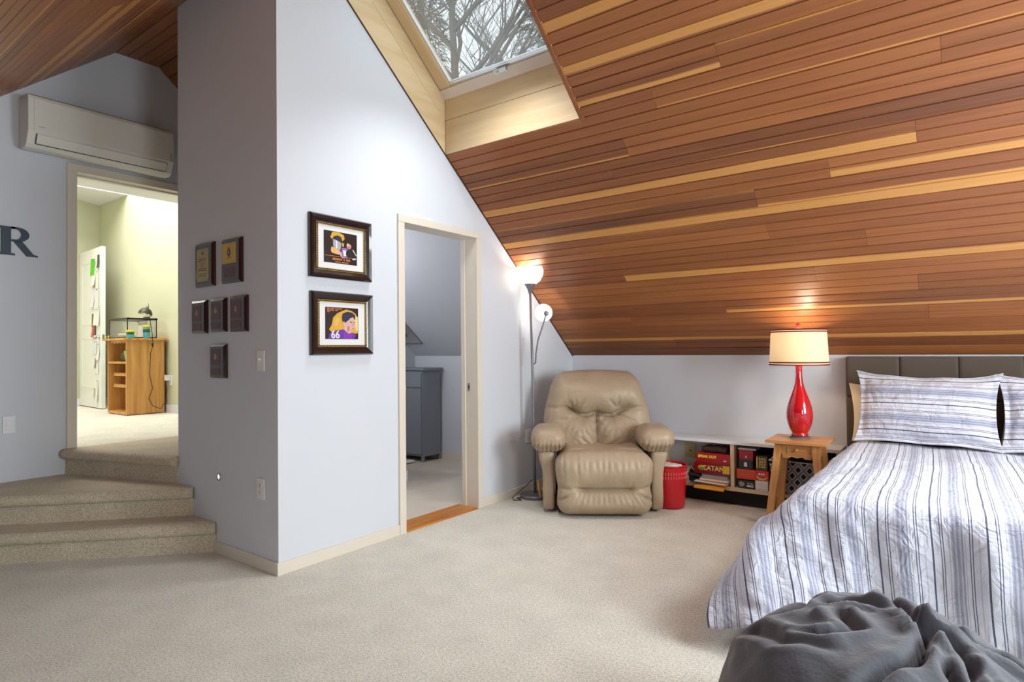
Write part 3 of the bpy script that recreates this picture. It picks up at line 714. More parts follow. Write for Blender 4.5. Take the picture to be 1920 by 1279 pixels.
for sg in (-1, 1):
    def pan_fn(u, q, sg=sg):
        t = (q.z + .215) / .43
        return Vector((q.x * (1 + .40 * sstep(.6, 1, t)) + sg * .016 * sstep(.55, 1, t) + .004 * nz3(q.z * 12, q.y * 12, sg), q.y + .02 * sstep(.3, 0, t), q.z))
    a_ = cushion(.042, .33, .215, .022, .02, pan_fn, (sg * .395, .43, .232)).build('arm', LEATHER, rec, smooth=True)
    def pad_fn(u, q, sg=sg):
        fr = sstep(-.35, -1.0, u.y); gath = 0.0
        for k in range(10):
            gath += (.5 + .8 * abs(nz3(k * 4.7, sg, 1))) * gauss(q.x * (1 + .15 * u.y) - (-.115 + k * .0256) - .01 * nz3(k * 3.3, sg, 0), .0055)
        low = sstep(.35, -.5, u.z)
        y = q.y + .024 * gath * fr * low + .03 * low * fr * sstep(-.2, -1, u.z)
        z = q.z * (1 - .35 * sstep(.3, 1, u.y)) + .020 * gauss(u.y + .25, .5) * sstep(-.2, .5, u.z) + .010 * gath * fr * low - .045 * sstep(.1, 1, u.y)
        return Vector((q.x * (1 - .14 * sstep(0, 1, u.y) + .05 * gauss(u.y + .5, .4)), y, z + .006 * nz3(q.x * 9, q.y * 7, sg)))
    cushion(.120, .275, .088, .082, .0095, pad_fn, (sg * .395, .31, .528)).build('arm_pad', LEATHER, a_, smooth=True)
MB().box(-.33, .33, .12, .74, .012, .30).build('base', mat('recliner_underside', srgb(70, 60, 50), rough=.8), rec)
MB().tube([(-.455, .33, .06), (-.462, .31, .13), (-.47, .29, .20)], [.010, .012, .009], 8).build('lever', OAK, rec, smooth=True)

# ------------------------------------------------------------------ floor lamp
fl = thing('floor_lamp', 'grey metal torchiere floor lamp with white bowl beside the recliner', 'lamp', (0.152, 2.20, 0))
MB().lathe([(.02, 0), (.118, 0), (.124, .006), (.124, .022), (.118, .030), (.02, .033)], 48).build('base', GREYM, fl, smooth=True, bevel=.002)
MB().tube([(0, 0, .028), (-.006, -.004, .55), (-.010, -.007, 1.05), (-.022, -.012, 1.66)], [.012, .011, .0105, .009], 12).build('pole', GREYM, fl, smooth=True)
TX, TY = -.023, -.012
MB().lathe([(.008, 1.645), (.013, 1.66), (.022, 1.69), (.042, 1.725), (.050, 1.728), (.050, 1.732)], 32, (TX, TY, 0)).build('funnel', GREYM, fl, smooth=True)
BOWL = shade_mat('frosted_bowl', (.93, .93, .93), .30)
MB().lathe([(.020, 1.726), (.052, 1.732), (.085, 1.76), (.105, 1.80), (.114, 1.84), (.117, 1.866)], 48, (TX, TY, 0), cap=False).build('bowl', BOWL, fl, smooth=True)
def point(name, loc, w, col, r=.03):
    d = bpy.data.lights.new(name, 'POINT'); d.energy = w; d.color = col; d.shadow_soft_size = r
    o = bpy.data.objects.new(name, d); COL.objects.link(o); o.location = loc; return o
WARM = (1.0, .84, .62)
point('torchiere_bulb', (0.152 + TX, 2.20 + TY, 1.80), 2.6, (1.0, .86, .68), .03)
# reading arm with a bowl turned to the wall
gn = [(-.010, -.007, 1.075), (.012, .006, 1.085), (.016, .008, 1.16), (.030, .018, 1.27), (.066, .042, 1.40), (.083, .052, 1.465), (.088, .055, 1.486)]
arm = MB().tube(gn, .0065, 10).build('reading_arm', GREYM, fl, smooth=True)
ax = Vector((-.62, .55, .10)).normalized()
Mb = ax.to_track_quat('Z', 'Y').to_matrix()
hub = Vector((.088, .050, 1.490))
MB().lathe([(.008, -.028), (.018, -.026), (.020, -.004), (.016, .004)], 20, hub, M=Mb).build('socket', GREYM, arm, smooth=True)
MB().lathe([(.016, .0), (.044, .010), (.064, .032), (.072, .060), (.073, .085)], 36, hub, cap=False, M=Mb).build('reading_bowl', BOWL, arm, smooth=True)
hb_ = Vector((0.152, 2.20, 0)) + hub + ax * .05
point('reading_bulb', hb_, .8, (1.0, .93, .85), .02)
MB().tube([(-.02, -.01, .14), (-.05, -.04, .10), (-.09, -.10, .05), (-.105, -.17, .012), (-.06, -.20, .006), (-.02, -.16, .006), (-.09, -.13, .006), (-.05, -.09, .008)], .0035, 8).build('cord', BLACK, fl, smooth=True)

# ------------------------------------------------------------------ wall plates
def plate(name, label, cat, loc, nrm, kind, w=.072, h=.114, group=None, m=PLATE):
    """lies in local XZ, faces local -Y"""
    rz = math.atan2(nrm[1], nrm[0]) + pi / 2
    t = thing(name, label, cat, loc, rz, group)
    box('cover', (-w / 2, w / 2, -.006, 0.0, -h / 2, h / 2), m, t, bevel=.002)
    if kind == 'outlet':
        for dz in (-.020, .020):
            f_ = MB().lathe([(.016, 0), (.016, .0018)], 20, M=Matrix(((1, 0, 0), (0, 0, -1), (0, 1, 0)))).build('socket', m, t, loc=(0, -.006, dz))
            for dx in (-.006, .006): box('slot', (dx - .0012, dx + .0012, -.0026, -.0018, -.001, .008), BLACK, f_)
            box('ground_hole', (-.002, .002, -.0026, -.0018, -.010, -.006), BLACK, f_)
    elif kind == 'switch':
        box('toggle', (-.0045, .0045, -.020, -.005, .002, .014), WHITE, t, bevel=.002)
        box('toggle_slot', (-.006, .006, -.0068, -.0058, -.013, .013), m, t)
    elif kind == 'jack': MB().lathe([(.007, 0), (.007, .002)], 16, M=Matrix(((1, 0, 0), (0, 0, -1), (0, 1, 0)))).build('jack', BLACK, t, loc=(0, -.006, -.004))
    elif kind == 'blank':
        box('rocker', (-.017, .017, -.008, -.006, -.034, .034), m, t, bevel=.001)
    return t
plate('light_switch', 'ivory toggle switch below the plaques near the wall corner', 'switch', (-.160, 0, 1.150), (0, -1), 'switch')
plate('wall_outlet', 'ivory outlet low on the plaque wall above the baseboard', 'outlet', (-.165, 0, .441), (0, -1), 'outlet')
WPL = mat('white_plate', srgb(232, 233, 236), rough=.4, var=.01)
plate('wall_outlet', 'white outlet with black plug behind the floor lamp', 'outlet', (0, 2.325, .47), (1, 0), 'outlet', m=WPL)
plate('wall_plate', 'blank white plate on the gable wall above the stairs', 'wall plate', (XG, -.632, .730), (1, 0), 'blank', .068, .115, m=WPL)
plate('jack_plate', 'yellowed cable jack plate inside the low bookshelf', 'wall plate', (1.13, KY, .355), (0, -1), 'jack', .09, .12, m=mat('yellowed_plate', srgb(196, 184, 140), rough=.5))
sl_ = thing('stair_light', 'small round recessed steel stair light on the plaque wall', 'light', (-.618, 0, .455))
RM = Matrix(((1, 0, 0), (0, 0, -1), (0, 1, 0)))
MB().lathe([(.0, .001), (.022, .002), (.024, .005), (.017, .008), (.014, .003)], 28, cap=False, M=RM).build('bezel', STEEL, sl_, smooth=True)
MB().lathe([(.0005, .006), (.009, .005), (.014, .0025)], 24, cap=False, M=RM).build('lens', emis('stair_lens', (1, 1, 1), 1.5), sl_, smooth=True)

# ------------------------------------------------------------------ plaques on the dark wall
PLQ = wood_mat('mahogany', srgb(36, 18, 16), srgb(58, 28, 24), grain=50, axis=2, rough=.25, coat=.4)
MAR = mat('maroon_plate', srgb(92, 32, 36), rough=.3)
GOLD = mat('gold_plate', srgb(206, 164, 62), rough=.35, metal=.5)
BRASS = mat('pale_brass', srgb(176, 154, 98), rough=.4, metal=.4)
def plaque(cx, cz, w, h, kind, label, grp=None):
    t = thing('award_plaque', label, 'plaque', (cx, 0, cz), 0, grp)
    e = .014
    mb = MB(); vs = []
    for y, k in ((0, 0), (-.012, 0), (-.022, e)):
        vs += [(-w / 2 + k, y, -h / 2 + k), (w / 2 - k, y, -h / 2 + k), (w / 2 - k, y, h / 2 - k), (-w / 2 + k, y, h / 2 - k)]
    fs = [(3, 2, 1, 0), (8, 9, 10, 11)] + [(r + i, r + (i + 1) % 4, r + 4 + (i + 1) % 4, r + 4 + i) for r in (0, 4) for i in range(4)]
    mb.add(vs, fs).build('board', PLQ, t)
    def emblem(par, cx_, cz_, s_, m):
        pts = [(0, 1), (.35, .55), (.62, .0), (.70, -.5), (.35, -.62), (.30, -.95), (-.30, -.95), (-.35, -.62), (-.70, -.5), (-.62, 0), (-.35, .55)]
        MB().prism([(cz_ + b * s_, cx_ + a * s_) for a, b in pts], -.0246, -.0236, 1).build('emblem', m, par)
        MB().lathe([(.001, 0), (.30 * s_, 0), (.30 * s_, .0004)], 16, (cx_, -.0246, cz_ - .1 * s_), M=RM).build('emblem_centre', PLQ if m is not MAR else mat('lilac', srgb(190, 150, 200)), par)
    if kind == 'brass':
        p_ = box('nameplate', (-w * .36, w * .30, -.0236, -.022, -h * .38, h * .36), BRASS, t)
        MB().lathe([(.001, 0), (.012, 0), (.012, .0006)], 18, (-.005, -.0236, h * .26), M=RM).build('seal', PLQ, p_)
        for i, (z_, l_) in enumerate(((.13, .045), (.09, .055), (.02, .03), (-.03, .02), (-.09, .05), (-.13, .055), (-.21, .045), (-.26, .05))):
            box('engraved_line', (-.006 - l_, -.006 + l_, -.0239, -.0235, z_ * h - .0018, z_ * h + .0018), PLQ, p_)
        for sx in (-w * .34, w * .28):
            for sz in (-h * .36, h * .34): MB().lathe([(.001, 0), (.003, 0), (.003, .0012)], 10, (sx, -.0236, sz), M=RM).build('pin', PLQ, p_)
    elif kind == 'gold':
        p_ = box('nameplate', (-w * .40, w * .30, -.0236, -.022, -h * .06, h * .40), GOLD, t)
        emblem(p_, -w * .05, h * .20, .030, MAR)
        box('engraved_line', (-w * .05 - .03, -w * .05 + .03, -.0239, -.0235, h * .055 - .002, h * .055 + .002), PLQ, p_)
        box('engraved_line', (-w * .33, w * .25, -.0239, -.0235, -h * .02, -h * .01), BRASS, p_)
        box('lower_plate', (-w * .30, w * .22, -.0232, -.022, -h * .36, -h * .14), MAR, t)
    else:
        p_ = box('nameplate', (-w * .36, w * .22, -.0236, -.022, -h * .12, h * .36), MAR, t)
        emblem(p_, -w * .06, h * .14, .019, BRASS)
        box('lower_plate', (-w * .36, w * .22, -.0236, -.022, -h * .40, -h * .20), MAR, t)
    return t
plaque(-.761, 1.735, .222, .268, 'brass', 'tall dark wooden plaque with a pale brass engraved plate')
plaque(-.447, 1.731, .217, .258, 'gold', 'dark wooden plaque with a gold plate and purple emblem')
GP = 'small maroon award plaques'
plaque(-.831, 1.417, .180, .203, 'm', 'small maroon plaque in the row of three, farthest from the wall corner', GP)
plaque(-.601, 1.420, .170, .201, 'm', 'small maroon plaque in the middle of the row of three', GP)
plaque(-.373, 1.420, .180, .207, 'm', 'small maroon plaque in the row of three, closest to the wall corner', GP)
plaque(-.604, 1.146, .180, .200, 'm', 'small maroon plaque hanging alone below the row of three', GP)

# ------------------------------------------------------------------ framed sports pictures on the light wall
FRB = mat('black_frame', srgb(38, 26, 24), rough=.22, coat=.5)
FRG = mat('gilt_beads', srgb(190, 156, 92), rough=.35, metal=.4)
MATW = mat('mat_board', srgb(226, 228, 228), rough=.8, var=.01)
def ngon(cx, cy, rx, ry, n=24, a0=0, a1=2 * pi, wob=0, seed=0):
    r_ = random.Random(seed); return [(cx + rx * cos(a0 + (a1 - a0) * i / n) * (1 + r_.uniform(-wob, wob)), cy + ry * sin(a0 + (a1 - a0) * i / n) * (1 + r_.uniform(-wob, wob))) for i in range(n)]
def picture(cy, cz, label, art):
    w, h = .443, .366
    t = thing('framed_picture', label, 'picture frame', (0, cy, cz), pi / 2)   # local x along +y, faces local -y = +x of the room
    # moulding: mitred ring with a sloped profile
    prof = [(0, 0), (0, -.020), (.008, -.030), (.024, -.026), (.040, -.018), (.046, -.016), (.046, 0)]
    mb = MB(); vs = []
    for d_, y in prof: vs += [(-w / 2 + d_, y, -h / 2 + d_), (w / 2 - d_, y, -h / 2 + d_), (w / 2 - d_, y, h / 2 - d_), (-w / 2 + d_, y, h / 2 - d_)]
    fs = [(r * 4 + i, r * 4 + (i + 1) % 4, (r + 1) * 4 + (i + 1) % 4, (r + 1) * 4 + i) for r in range(len(prof) - 1) for i in range(4)]
    fr = mb.add(vs, fs).build('frame', FRB, t)
    box('mat_board', (-w / 2 + .044, w / 2 - .044, -.010, -.004, -h / 2 + .044, h / 2 - .044), MATW, t)
    mb = MB(); a, b = w / 2 - .052, h / 2 - .052
    mb2 = MB()
    for z_ in (-b, b): mb2.box(-a - .006, a + .006, -.0165, -.010, z_ - .006, z_ + .006)
    for x_ in (-a, a): mb2.box(x_ - .006, x_ + .006, -.0165, -.010, -b, b)
    gi = mb2.build('gilt_lip', FRG, fr)
    nx_, nz_ = 36, 28
    for i in range(nx_):
        x_ = -a + 2 * a * i / (nx_ - 1)
        for z_ in (-b, b): mb.box(x_ - .0028, x_ + .0028, -.0185, -.016, z_ - .0035, z_ + .0035)
    for i in range(1, nz_ - 1):
        z_ = -b + 2 * b * i / (nz_ - 1)
        for x_ in (-a, a): mb.box(x_ - .0035, x_ + .0035, -.0185, -.016, z_ - .0028, z_ + .0028)
    bd = mb.build('bead_row', FRB, fr); bd['kind'] = 'stuff'
    pw, ph = .237, .186
    ph_ = box('photo', (-pw / 2 - .004, pw / 2 - .004, -.0112, -.0098, -ph / 2 + .003, ph / 2 + .003), mat('photo_dark', srgb(42, 26, 26), rough=.35), t)
    L = [0]
    def shape(pts, m, nm='photo_shape'):
        L[0] += 1; y = -.0112 - L[0] * .00012
        MB().prism([(b * ph / 2 + .003, a * pw / 2 - .004) for a, b in pts], y, y + .00012, 1).build(nm, m, ph_)
    def text(s_, sz, u, v, m, bold=0):
        L[0] += 1
        text_obj(s_, sz, 'lettering', m, ph_, frame_m((u * pw / 2 - .004, -.0112 - L[0] * .00012 - .0002, v * ph / 2 + .003), (1, 0, 0), (0, 0, 1)), .0001, bold)
    art(shape, text); return t
SK = mat('print_skin', srgb(214, 172, 160)); SK2 = mat('print_skin_red', srgb(196, 120, 112)); YE = mat('print_gold', srgb(216, 166, 44)); YO = mat('print_orange', srgb(226, 176, 98))
NV = mat('print_hair', srgb(40, 34, 66)); PU = mat('print_purple', srgb(104, 44, 160)); WHp = mat('print_white', srgb(226, 226, 234)); SV = mat('print_silver', srgb(168, 168, 176)); BKp = mat('print_black', srgb(22, 18, 20)); LL = mat('print_lilac', srgb(140, 110, 176)); ORt = mat('print_orange_text', srgb(208, 132, 70))
def marks(shape, u0, u1, v, h, n, gaps, m):     # print too small to read in the picture
    d = (u1 - u0) / n; r = random.Random(n)
    for i in range(n):
        if i in gaps: continue
        a = u0 + i * d; b = a + d * .72; hh = h * r.uniform(.75, 1)
        shape([(a, v - hh), (b, v - hh), (b, v + hh), (a, v + hh)], m, 'caption_mark')
def art1(shape, text):
    shape([(-.62, .62), (-.50, .95), (-.1, .98), (.18, .86), (.24, .62), (.10, .45), (.02, .70), (-.18, .78), (-.40, .70), (-.52, .48)], YE)
    shape([(.08, .38), (.2, .3), (.18, .1), (.08, .12)], YE)
    shape([(-.42, .66), (-.15, .78), (.06, .62), (.04, .42), (-.36, .42)], NV)
    shape([(-.46, .52), (-.08, .40), (.04, .30), (-.02, -.12), (-.40, -.05), (-.46, .10)], SV)
    shape([(-.30, .45), (-.22, .43), (-.20, -.08), (-.28, -.06)], WHp)
    shape([(-.56, .02), (-.40, -.02), (-.12, -.16), (-.14, -.44), (-.52, -.38), (-.60, -.25)], YO)
    shape([(-.34, -.16), (-.10, -.26), (.06, -.30), (.26, -.62), (.10, -.64), (-.06, -.44), (-.22, -.40)], SK)
    shape([(-.20, -.05), (-.10, -.12), (.02, -.30), (-.08, -.34)], SK)
    shape([(.06, .02), (.34, .05), (.50, -.10), (.44, -.62), (.10, -.60), (.02, -.25)], LL)
    shape([(.12, -.12), (.30, -.10), (.34, -.44), (.18, -.50)], WHp)
    shape(ngon(.50, .24, .15, .24), SK); shape(ngon(.52, .10, .10, .10), SK2)
    shape([(.36, .38), (.44, .52), (.62, .50), (.70, .30), (.66, .12), (.60, .30), (.46, .36)], BKp)
    shape([(.34, -.14), (.56, .02), (.80, -.10), (.98, -.42), (.92, -.62), (.40, -.60), (.30, -.36)], BKp)
    shape([(.70, .0), (.76, .0), (.97, -.36), (.93, -.38)], WHp); shape([(.70, -.58), (.92, -.52), (.90, -.64), (.72, -.66)], WHp)
    shape([(-.98, -.58), (.98, -.58), (.98, -.555), (-.98, -.555)], ORt)
    marks(shape, -.50, .56, -.74, .075, 13, (7, 9), ORt); marks(shape, -.36, .44, -.92, .035, 14, (6,), ORt)
def art2(shape, text):
    shape([(-.78, -.40), (-.62, -.10), (-.54, .35), (-.30, .62), (-.05, .76), (.25, .90), (.60, .82), (.86, .62), (.97, .2), (.97, -.62), (.2, -.75), (-.6, -.6)], YE)
    shape([(-.45, .2), (-.30, .4), (-.15, .3), (-.25, -.1), (-.48, -.2)], YO)
    shape([(.80, .5), (.97, .45), (.97, -.45), (.88, -.5), (.78, .1)], mat('print_pale_gold', srgb(236, 208, 130)))
    shape([(-.82, -.98), (-.76, -.66), (-.50, -.48), (-.10, -.42), (.06, -.38), (.40, -.62), (.72, -.58), (.90, -.80), (.92, -.98)], PU)
    shape([(.10, -.50), (.40, -.62), (.62, -.60), (.60, -.98), (.1, -.98)], mat('print_violet', srgb(126, 52, 176)))
    shape([(.86, -.80), (.99, -.72), (.99, -.98), (.72, -.98)], BKp)
    shape([(.05, .10), (.10, -.40), (.40, -.66), (.52, -.56), (.56, -.30), (.40, .0)], SK)
    shape(ngon(.46, .12, .33, .52, 28), SK)
    shape([(.62, .0), (.82, -.02), (.80, -.30), (.62, -.45), (.45, -.35)], SK)
    shape([(.32, -.22), (.42, -.12), (.46, -.35), (.38, -.56), (.30, -.45)], SK2)
    shape([(-.02, .36), (.02, .62), (.30, .76), (.60, .72), (.80, .55), (.82, .26), (.74, .30), (.68, .42), (.50, .36), (.40, .22), (.30, .16), (.24, .08), (.16, .02), (.10, .08), (.06, .02), (.0, .2)], NV)
    shape(ngon(.10, .0, .06, .13, 14), SK)
    shape([(.46, .13), (.62, .10), (.62, .05), (.48, .07)], NV); shape([(.70, .10), (.80, .12), (.79, .06), (.70, .05)], NV)
    shape([(.66, .05), (.72, -.10), (.64, -.14)], SK2); shape([(.58, -.30), (.72, -.28), (.70, -.36), (.60, -.36)], SK2)
    text('66', .062, -.42, -.74, WHp, .0016)
    marks(shape, -.92, -.02, .90, .045, 17, (3, 8), ORt); marks(shape, -.92, -.28, .80, .04, 12, (8,), ORt); marks(shape, -.92, -.76, .70, .035, 4, (), ORt)
picture(.4115, 1.806, 'black framed sports print of a player raising a trophy, hung uppermost', art1)
picture(.4185, 1.360, 'black framed sports print of a player in a purple number 66 jersey', art2)

# ------------------------------------------------------------------ letter on the gable wall
lt = MB()
Hh, Wd = .190, .215
def R_outline():
    # serif capital R in a unit box, stem + bowl ring + leg
    stem = [(.0, 0), (.42, 0), (.42, .05), (.33, .07), (.33, .93), (.42, .95), (.0, 1.0), (.0, .95), (.10, .93), (.10, .07), (.0, .05)]
    return stem
def bar(pts): lt.prism([(Hh * z_ - Hh / 2, -(Wd * y_ - Wd)) for y_, z_ in pts][::1], 0, .012, 0) if False else lt.prism([(Wd * y_ - Wd, Hh * z_) for y_, z_ in pts], 0.0, .012, 0)
bar([(.0, 0), (.46, 0), (.46, .055), (.36, .075), (.36, .93), (.46, .95), (.46, 1.0), (.0, 1.0), (.0, .95), (.12, .93), (.12, .075), (.0, .055)])
outer = [(.36, 1.0)] + [(.52 + .30 * sin(a), .745 + .255 * cos(a)) for a in [pi * i / 14 for i in range(15)]] + [(.36, .49)]
inner = [(.36, .93)] + [(.48 + .14 * sin(a), .745 + .185 * cos(a)) for a in [pi * i / 14 for i in range(15)]] + [(.36, .56)]
for i in range(len(outer) - 1): bar([inner[i], outer[i], outer[i + 1], inner[i + 1]])
bar([(.42, .50), (.64, .51), (.93, .075), (1.04, .05), (1.04, 0), (.76, 0)])
o = lt.build('wall_letter', mat('slate_blue_letter', srgb(42, 58, 72), rough=.5), loc=(XG, -.487, 1.860))
tag(o, 'slate blue wooden capital letter R mounted on the gable wall', 'letter')

# ------------------------------------------------------------------ split air conditioner over the study door
ac = thing('air_conditioner', 'long white wall air conditioner mounted above the study doorway', 'air conditioner', (XG, -.582, 2.575))
ACW = mat('ac_plastic', srgb(226, 224, 214), rough=.35, var=.01); AL = .915
prof = [(0, .03), (0, .345), (.165, .345), (.185, .335), (.192, .315), (.196, .10), (.188, .085), (.155, .02), (.13, .0), (.05, .0)]
bd = MB().prism([(z_, x_) for x_, z_ in prof], 0, AL, 1).build('body', ACW, ac, bevel=.004)
MB().add([(.1945, .03, .095), (.1945, AL - .03, .095), (.1905, AL - .03, .318), (.1905, .03, .318), (.2005, .033, .098), (.2005, AL - .033, .098), (.1965, AL - .033, .315), (.1965, .033, .315)],
         [(3, 2, 1, 0), (4, 5, 6, 7), (0, 1, 5, 4), (1, 2, 6, 5), (2, 3, 7, 6), (3, 0, 4, 7)]).build('front_panel', ACW, ac, bevel=.003)
MB().add([(.193, .05, .082), (.193, AL - .05, .082), (.162, AL - .05, .026), (.162, .05, .026), (.199, .05, .079), (.199, AL - .05, .079), (.168, AL - .05, .023), (.168, .05, .023)],
         [(3, 2, 1, 0), (4, 5, 6, 7), (0, 1, 5, 4), (1, 2, 6, 5), (2, 3, 7, 6), (3, 0, 4, 7)]).build('louvre', ACW, ac, bevel=.001)
GAP = mat('ac_gap', srgb(50, 50, 50))
MB().box(.160, .168, .048, AL - .048, .0195, .0235).build('louvre_gap', GAP, ac)
for y_ in (.045, AL - .05): MB().add([(.1975, y_, .083), (.1975, y_ + .003, .083), (.166, y_ + .003, .022), (.166, y_, .022), (.19, y_, .083), (.19, y_ + .003, .083), (.158, y_ + .003, .022), (.158, y_, .022)], [(0, 1, 2, 3), (4, 5, 6, 7), (0, 1, 5, 4), (2, 3, 7, 6), (0, 3, 7, 4), (1, 2, 6, 5)]).build('louvre_gap', GAP, ac)
m_ = MB()
for i in range(6): m_.box(.2008, .2014, .056 + i * .0062, .060 + i * .0062, .128, .133)
m_.build('brand_mark', mat('ac_grey_mark', srgb(140, 140, 140)), ac)
m_ = MB()
for i in range(5): m_.box(.1985, .200, AL - .028, AL - .012, .105 + i * .012, .109 + i * .012)
m_.build('indicator', mat('ac_grey_mark2', srgb(150, 150, 150)), ac)
MB().box(.03, .16, .02, AL - .02, .3455, .349).build('intake_grille', GAP, ac)

# ================================================================== BOOKSHELF AND ITS CONTENTS
YF = 2.82
bs = thing('bookshelf', 'long low white topped bookshelf along the knee wall', 'bookshelf', (0, 0, 0))
box('top', (.93, 2.27, YF - .006, KY - .001, .464, .488), mat('white_shelf_top', srgb(232, 234, 236), rough=.3, var=.01), bs, bevel=.002)
box('bottom_shelf', (.93, 2.27, YF, KY - .013, .112, .143), SHELFW, bs, bevel=.001)
for x_ in (.93, 1.524, 2.242): box('upright', (x_, x_ + .028, YF, KY - .013, .143, .464), SHELFW, bs, bevel=.001)
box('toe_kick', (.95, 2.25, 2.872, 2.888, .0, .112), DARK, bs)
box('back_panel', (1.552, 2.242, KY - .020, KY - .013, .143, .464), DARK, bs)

def game(name, label, cat, x0, x1, y0, d, z0, z1, m, rot=0.0, bevel=.002):
    t = thing(name, label, cat, ((x0 + x1) / 2, y0, z0), rot)
    w = x1 - x0
    box('box_base', (-w / 2 + .003, w / 2 - .003, .003, d - .003, 0, (z1 - z0) * .5), m, t)
    lid = box('lid', (-w / 2, w / 2, 0, d, (z1 - z0) * .12, z1 - z0), m, t, bevel=bevel)
    return t, lid
RED = mat('red_card', srgb(176, 28, 34), rough=.35); DRED = mat('deep_red_card', srgb(140, 20, 28), rough=.3); YEL = mat('yellow_card', srgb(228, 186, 46), rough=.4); CRM = mat('cream_print', srgb(240, 214, 120), rough=.5)
BLKC = mat('black_card', srgb(30, 28, 30), rough=.4); ORC = mat('orange_card', srgb(206, 72, 34), rough=.4); GRN = mat('green_print', srgb(110, 150, 70)); WHC = mat('white_card', srgb(226, 224, 220), rough=.5)
FX = (1, 0, 0); FZ = (0, 0, 1)
def face_text(par, s_, size, x_, z_, m, bold=.001, align='CENTER'):
    text_obj(s_, size, 'lettering', m, par, frame_m((x_, -.0012, z_), FX, FZ), .0006, bold, align)
# left bay, from below: folders, envelope, magazines, then the games
PAPR = random.Random(5)
def sheet_pile(name, label, cat, cx, y0, w, d, z, th, m, rot, grp=None, sag=.0):
    mb = MB(); n = 10; vs = []
    for k in (0, 1):
        for j in range(n + 1):
            for i in (0, 1):
                y = d * j / n; dz = -sag * max(0, 1 - y / .058) ** 2 + .0012 * sin(j * 1.7 + w * 30)
                vs.append((-w / 2 + w * i, y, k * th + dz))
    Q = 2 * (n + 1); fs = []
    for j in range(n):
        a = 2 * j; fs += [(a, a + 2, a + 3, a + 1), (Q + a, Q + a + 1, Q + a + 3, Q + a + 2), (a, Q + a, Q + a + 2, a + 2), (a + 1, a + 3, Q + a + 3, Q + a + 1)]
    fs += [(0, 1, Q + 1, Q), (2 * n, Q + 2 * n, Q + 2 * n + 1, 2 * n + 1)]
    o = mb.add(vs, fs).build(name, m, loc=(cx, y0, z), rotz=rot); return tag(o, label, cat, grp)
zb = .1435
sheet_pile('envelope', 'orange yellow clasp envelope hanging off the shelf edge below the papers', 'envelope', 1.375, YF - .060, .235, .16, zb + .0015, .005, mat('manila_envelope', srgb(232, 160, 50), rough=.6), radians(-3), sag=.034)
cl_ = sheet_pile('folder', 'dark grey folder under the stack of papers', 'folder', 1.36, YF - .035, .26, .23, zb + .006, .004, mat('dark_folder', srgb(66, 72, 82), rough=.5), radians(6))
PG = 'loose papers in the bookshelf'
sheet_pile('paper_stack', 'white dog-eared paper stack over the dark folder', 'papers', 1.375, YF - .040, .25, .23, zb + .0112, .010, PAPER, radians(-8))
sheet_pile('magazine', 'orange edged magazine on the dog-eared papers', 'magazine', 1.395, YF - .030, .22, .22, zb + .0222, .006, mat('orange_mag', srgb(212, 124, 62), rough=.5), radians(-9))
sheet_pile('magazine', 'thick white paged magazine under the catalogues', 'magazine', 1.40, YF - .022, .22, .22, zb + .029, .012, PAPER, radians(-5))
sheet_pile('magazine', 'grey catalogue over the thick white paged magazine', 'magazine', 1.405, YF - .018, .215, .22, zb + .042, .012, mat('grey_mag', srgb(168, 160, 158), rough=.5), radians(-4))
sheet_pile('magazine', 'tan catalogue second below the blue violet magazine', 'magazine', 1.405, YF - .012, .20, .22, zb + .055, .014, mat('tan_mag', srgb(190, 170, 130), rough=.5), radians(-6))
sheet_pile('magazine', 'blue violet magazine on top of the stack beneath the red games', 'magazine', 1.41, YF - .010, .215, .22, zb + .070, .008, mat('violet_mag', srgb(92, 84, 140), rough=.4), radians(-3))
zg = zb + .0785
t, lid = game('board_game', 'red game box printed CATAN, lowest of the two red games', 'game box', 1.245, 1.520, YF - .004, .215, zg, zg + .080, DRED)
face_text(lid, 'CATAN', .050, .012, .044, CRM, .0012)
MB().prism(ngon(.044, -.078, .020, .028, 20), -.0012, .001, 1).build('sun_emblem', YEL, lid)
MB().prism(ngon(.036, -.078, .012, .024, 12), -.0020, -.001, 1).build('hill_emblem', GRN, lid)
box('yellow_corner', (.085, .1375, -.0022, .0, .012, .072), YEL, lid)
t, lid = game('board_game', 'red game box printed SPEAK OUT, uppermost of the two red games', 'game box', 1.262, 1.522, YF - .002, .21, zg + .081, zg + .158, RED)
face_text(lid, 'SPEAK OUT', .0275, -.115, .050, mat('yellow_letters', srgb(250, 226, 80)), .0016, 'LEFT')
MB().prism(ngon(.028, .092, .006, .012, 16), -.0012, .001, 1).build('logo', WHC, lid)
t = thing('storage_bag', 'crumpled dark brown bag lying on the red games', 'bag', (1.39, YF + .09, zg + .1585))
def bagf(u, q): return Vector((q.x, q.y, max(-.024, q.z + .010 * nz3(q.x * 25, q.y * 25, 3))))
cushion(.10, .06, .024, .02, .008, bagf, (0, 0, .0245)).build('body', mat('brown_bag', srgb(70, 52, 42), rough=.7), t, smooth=True)
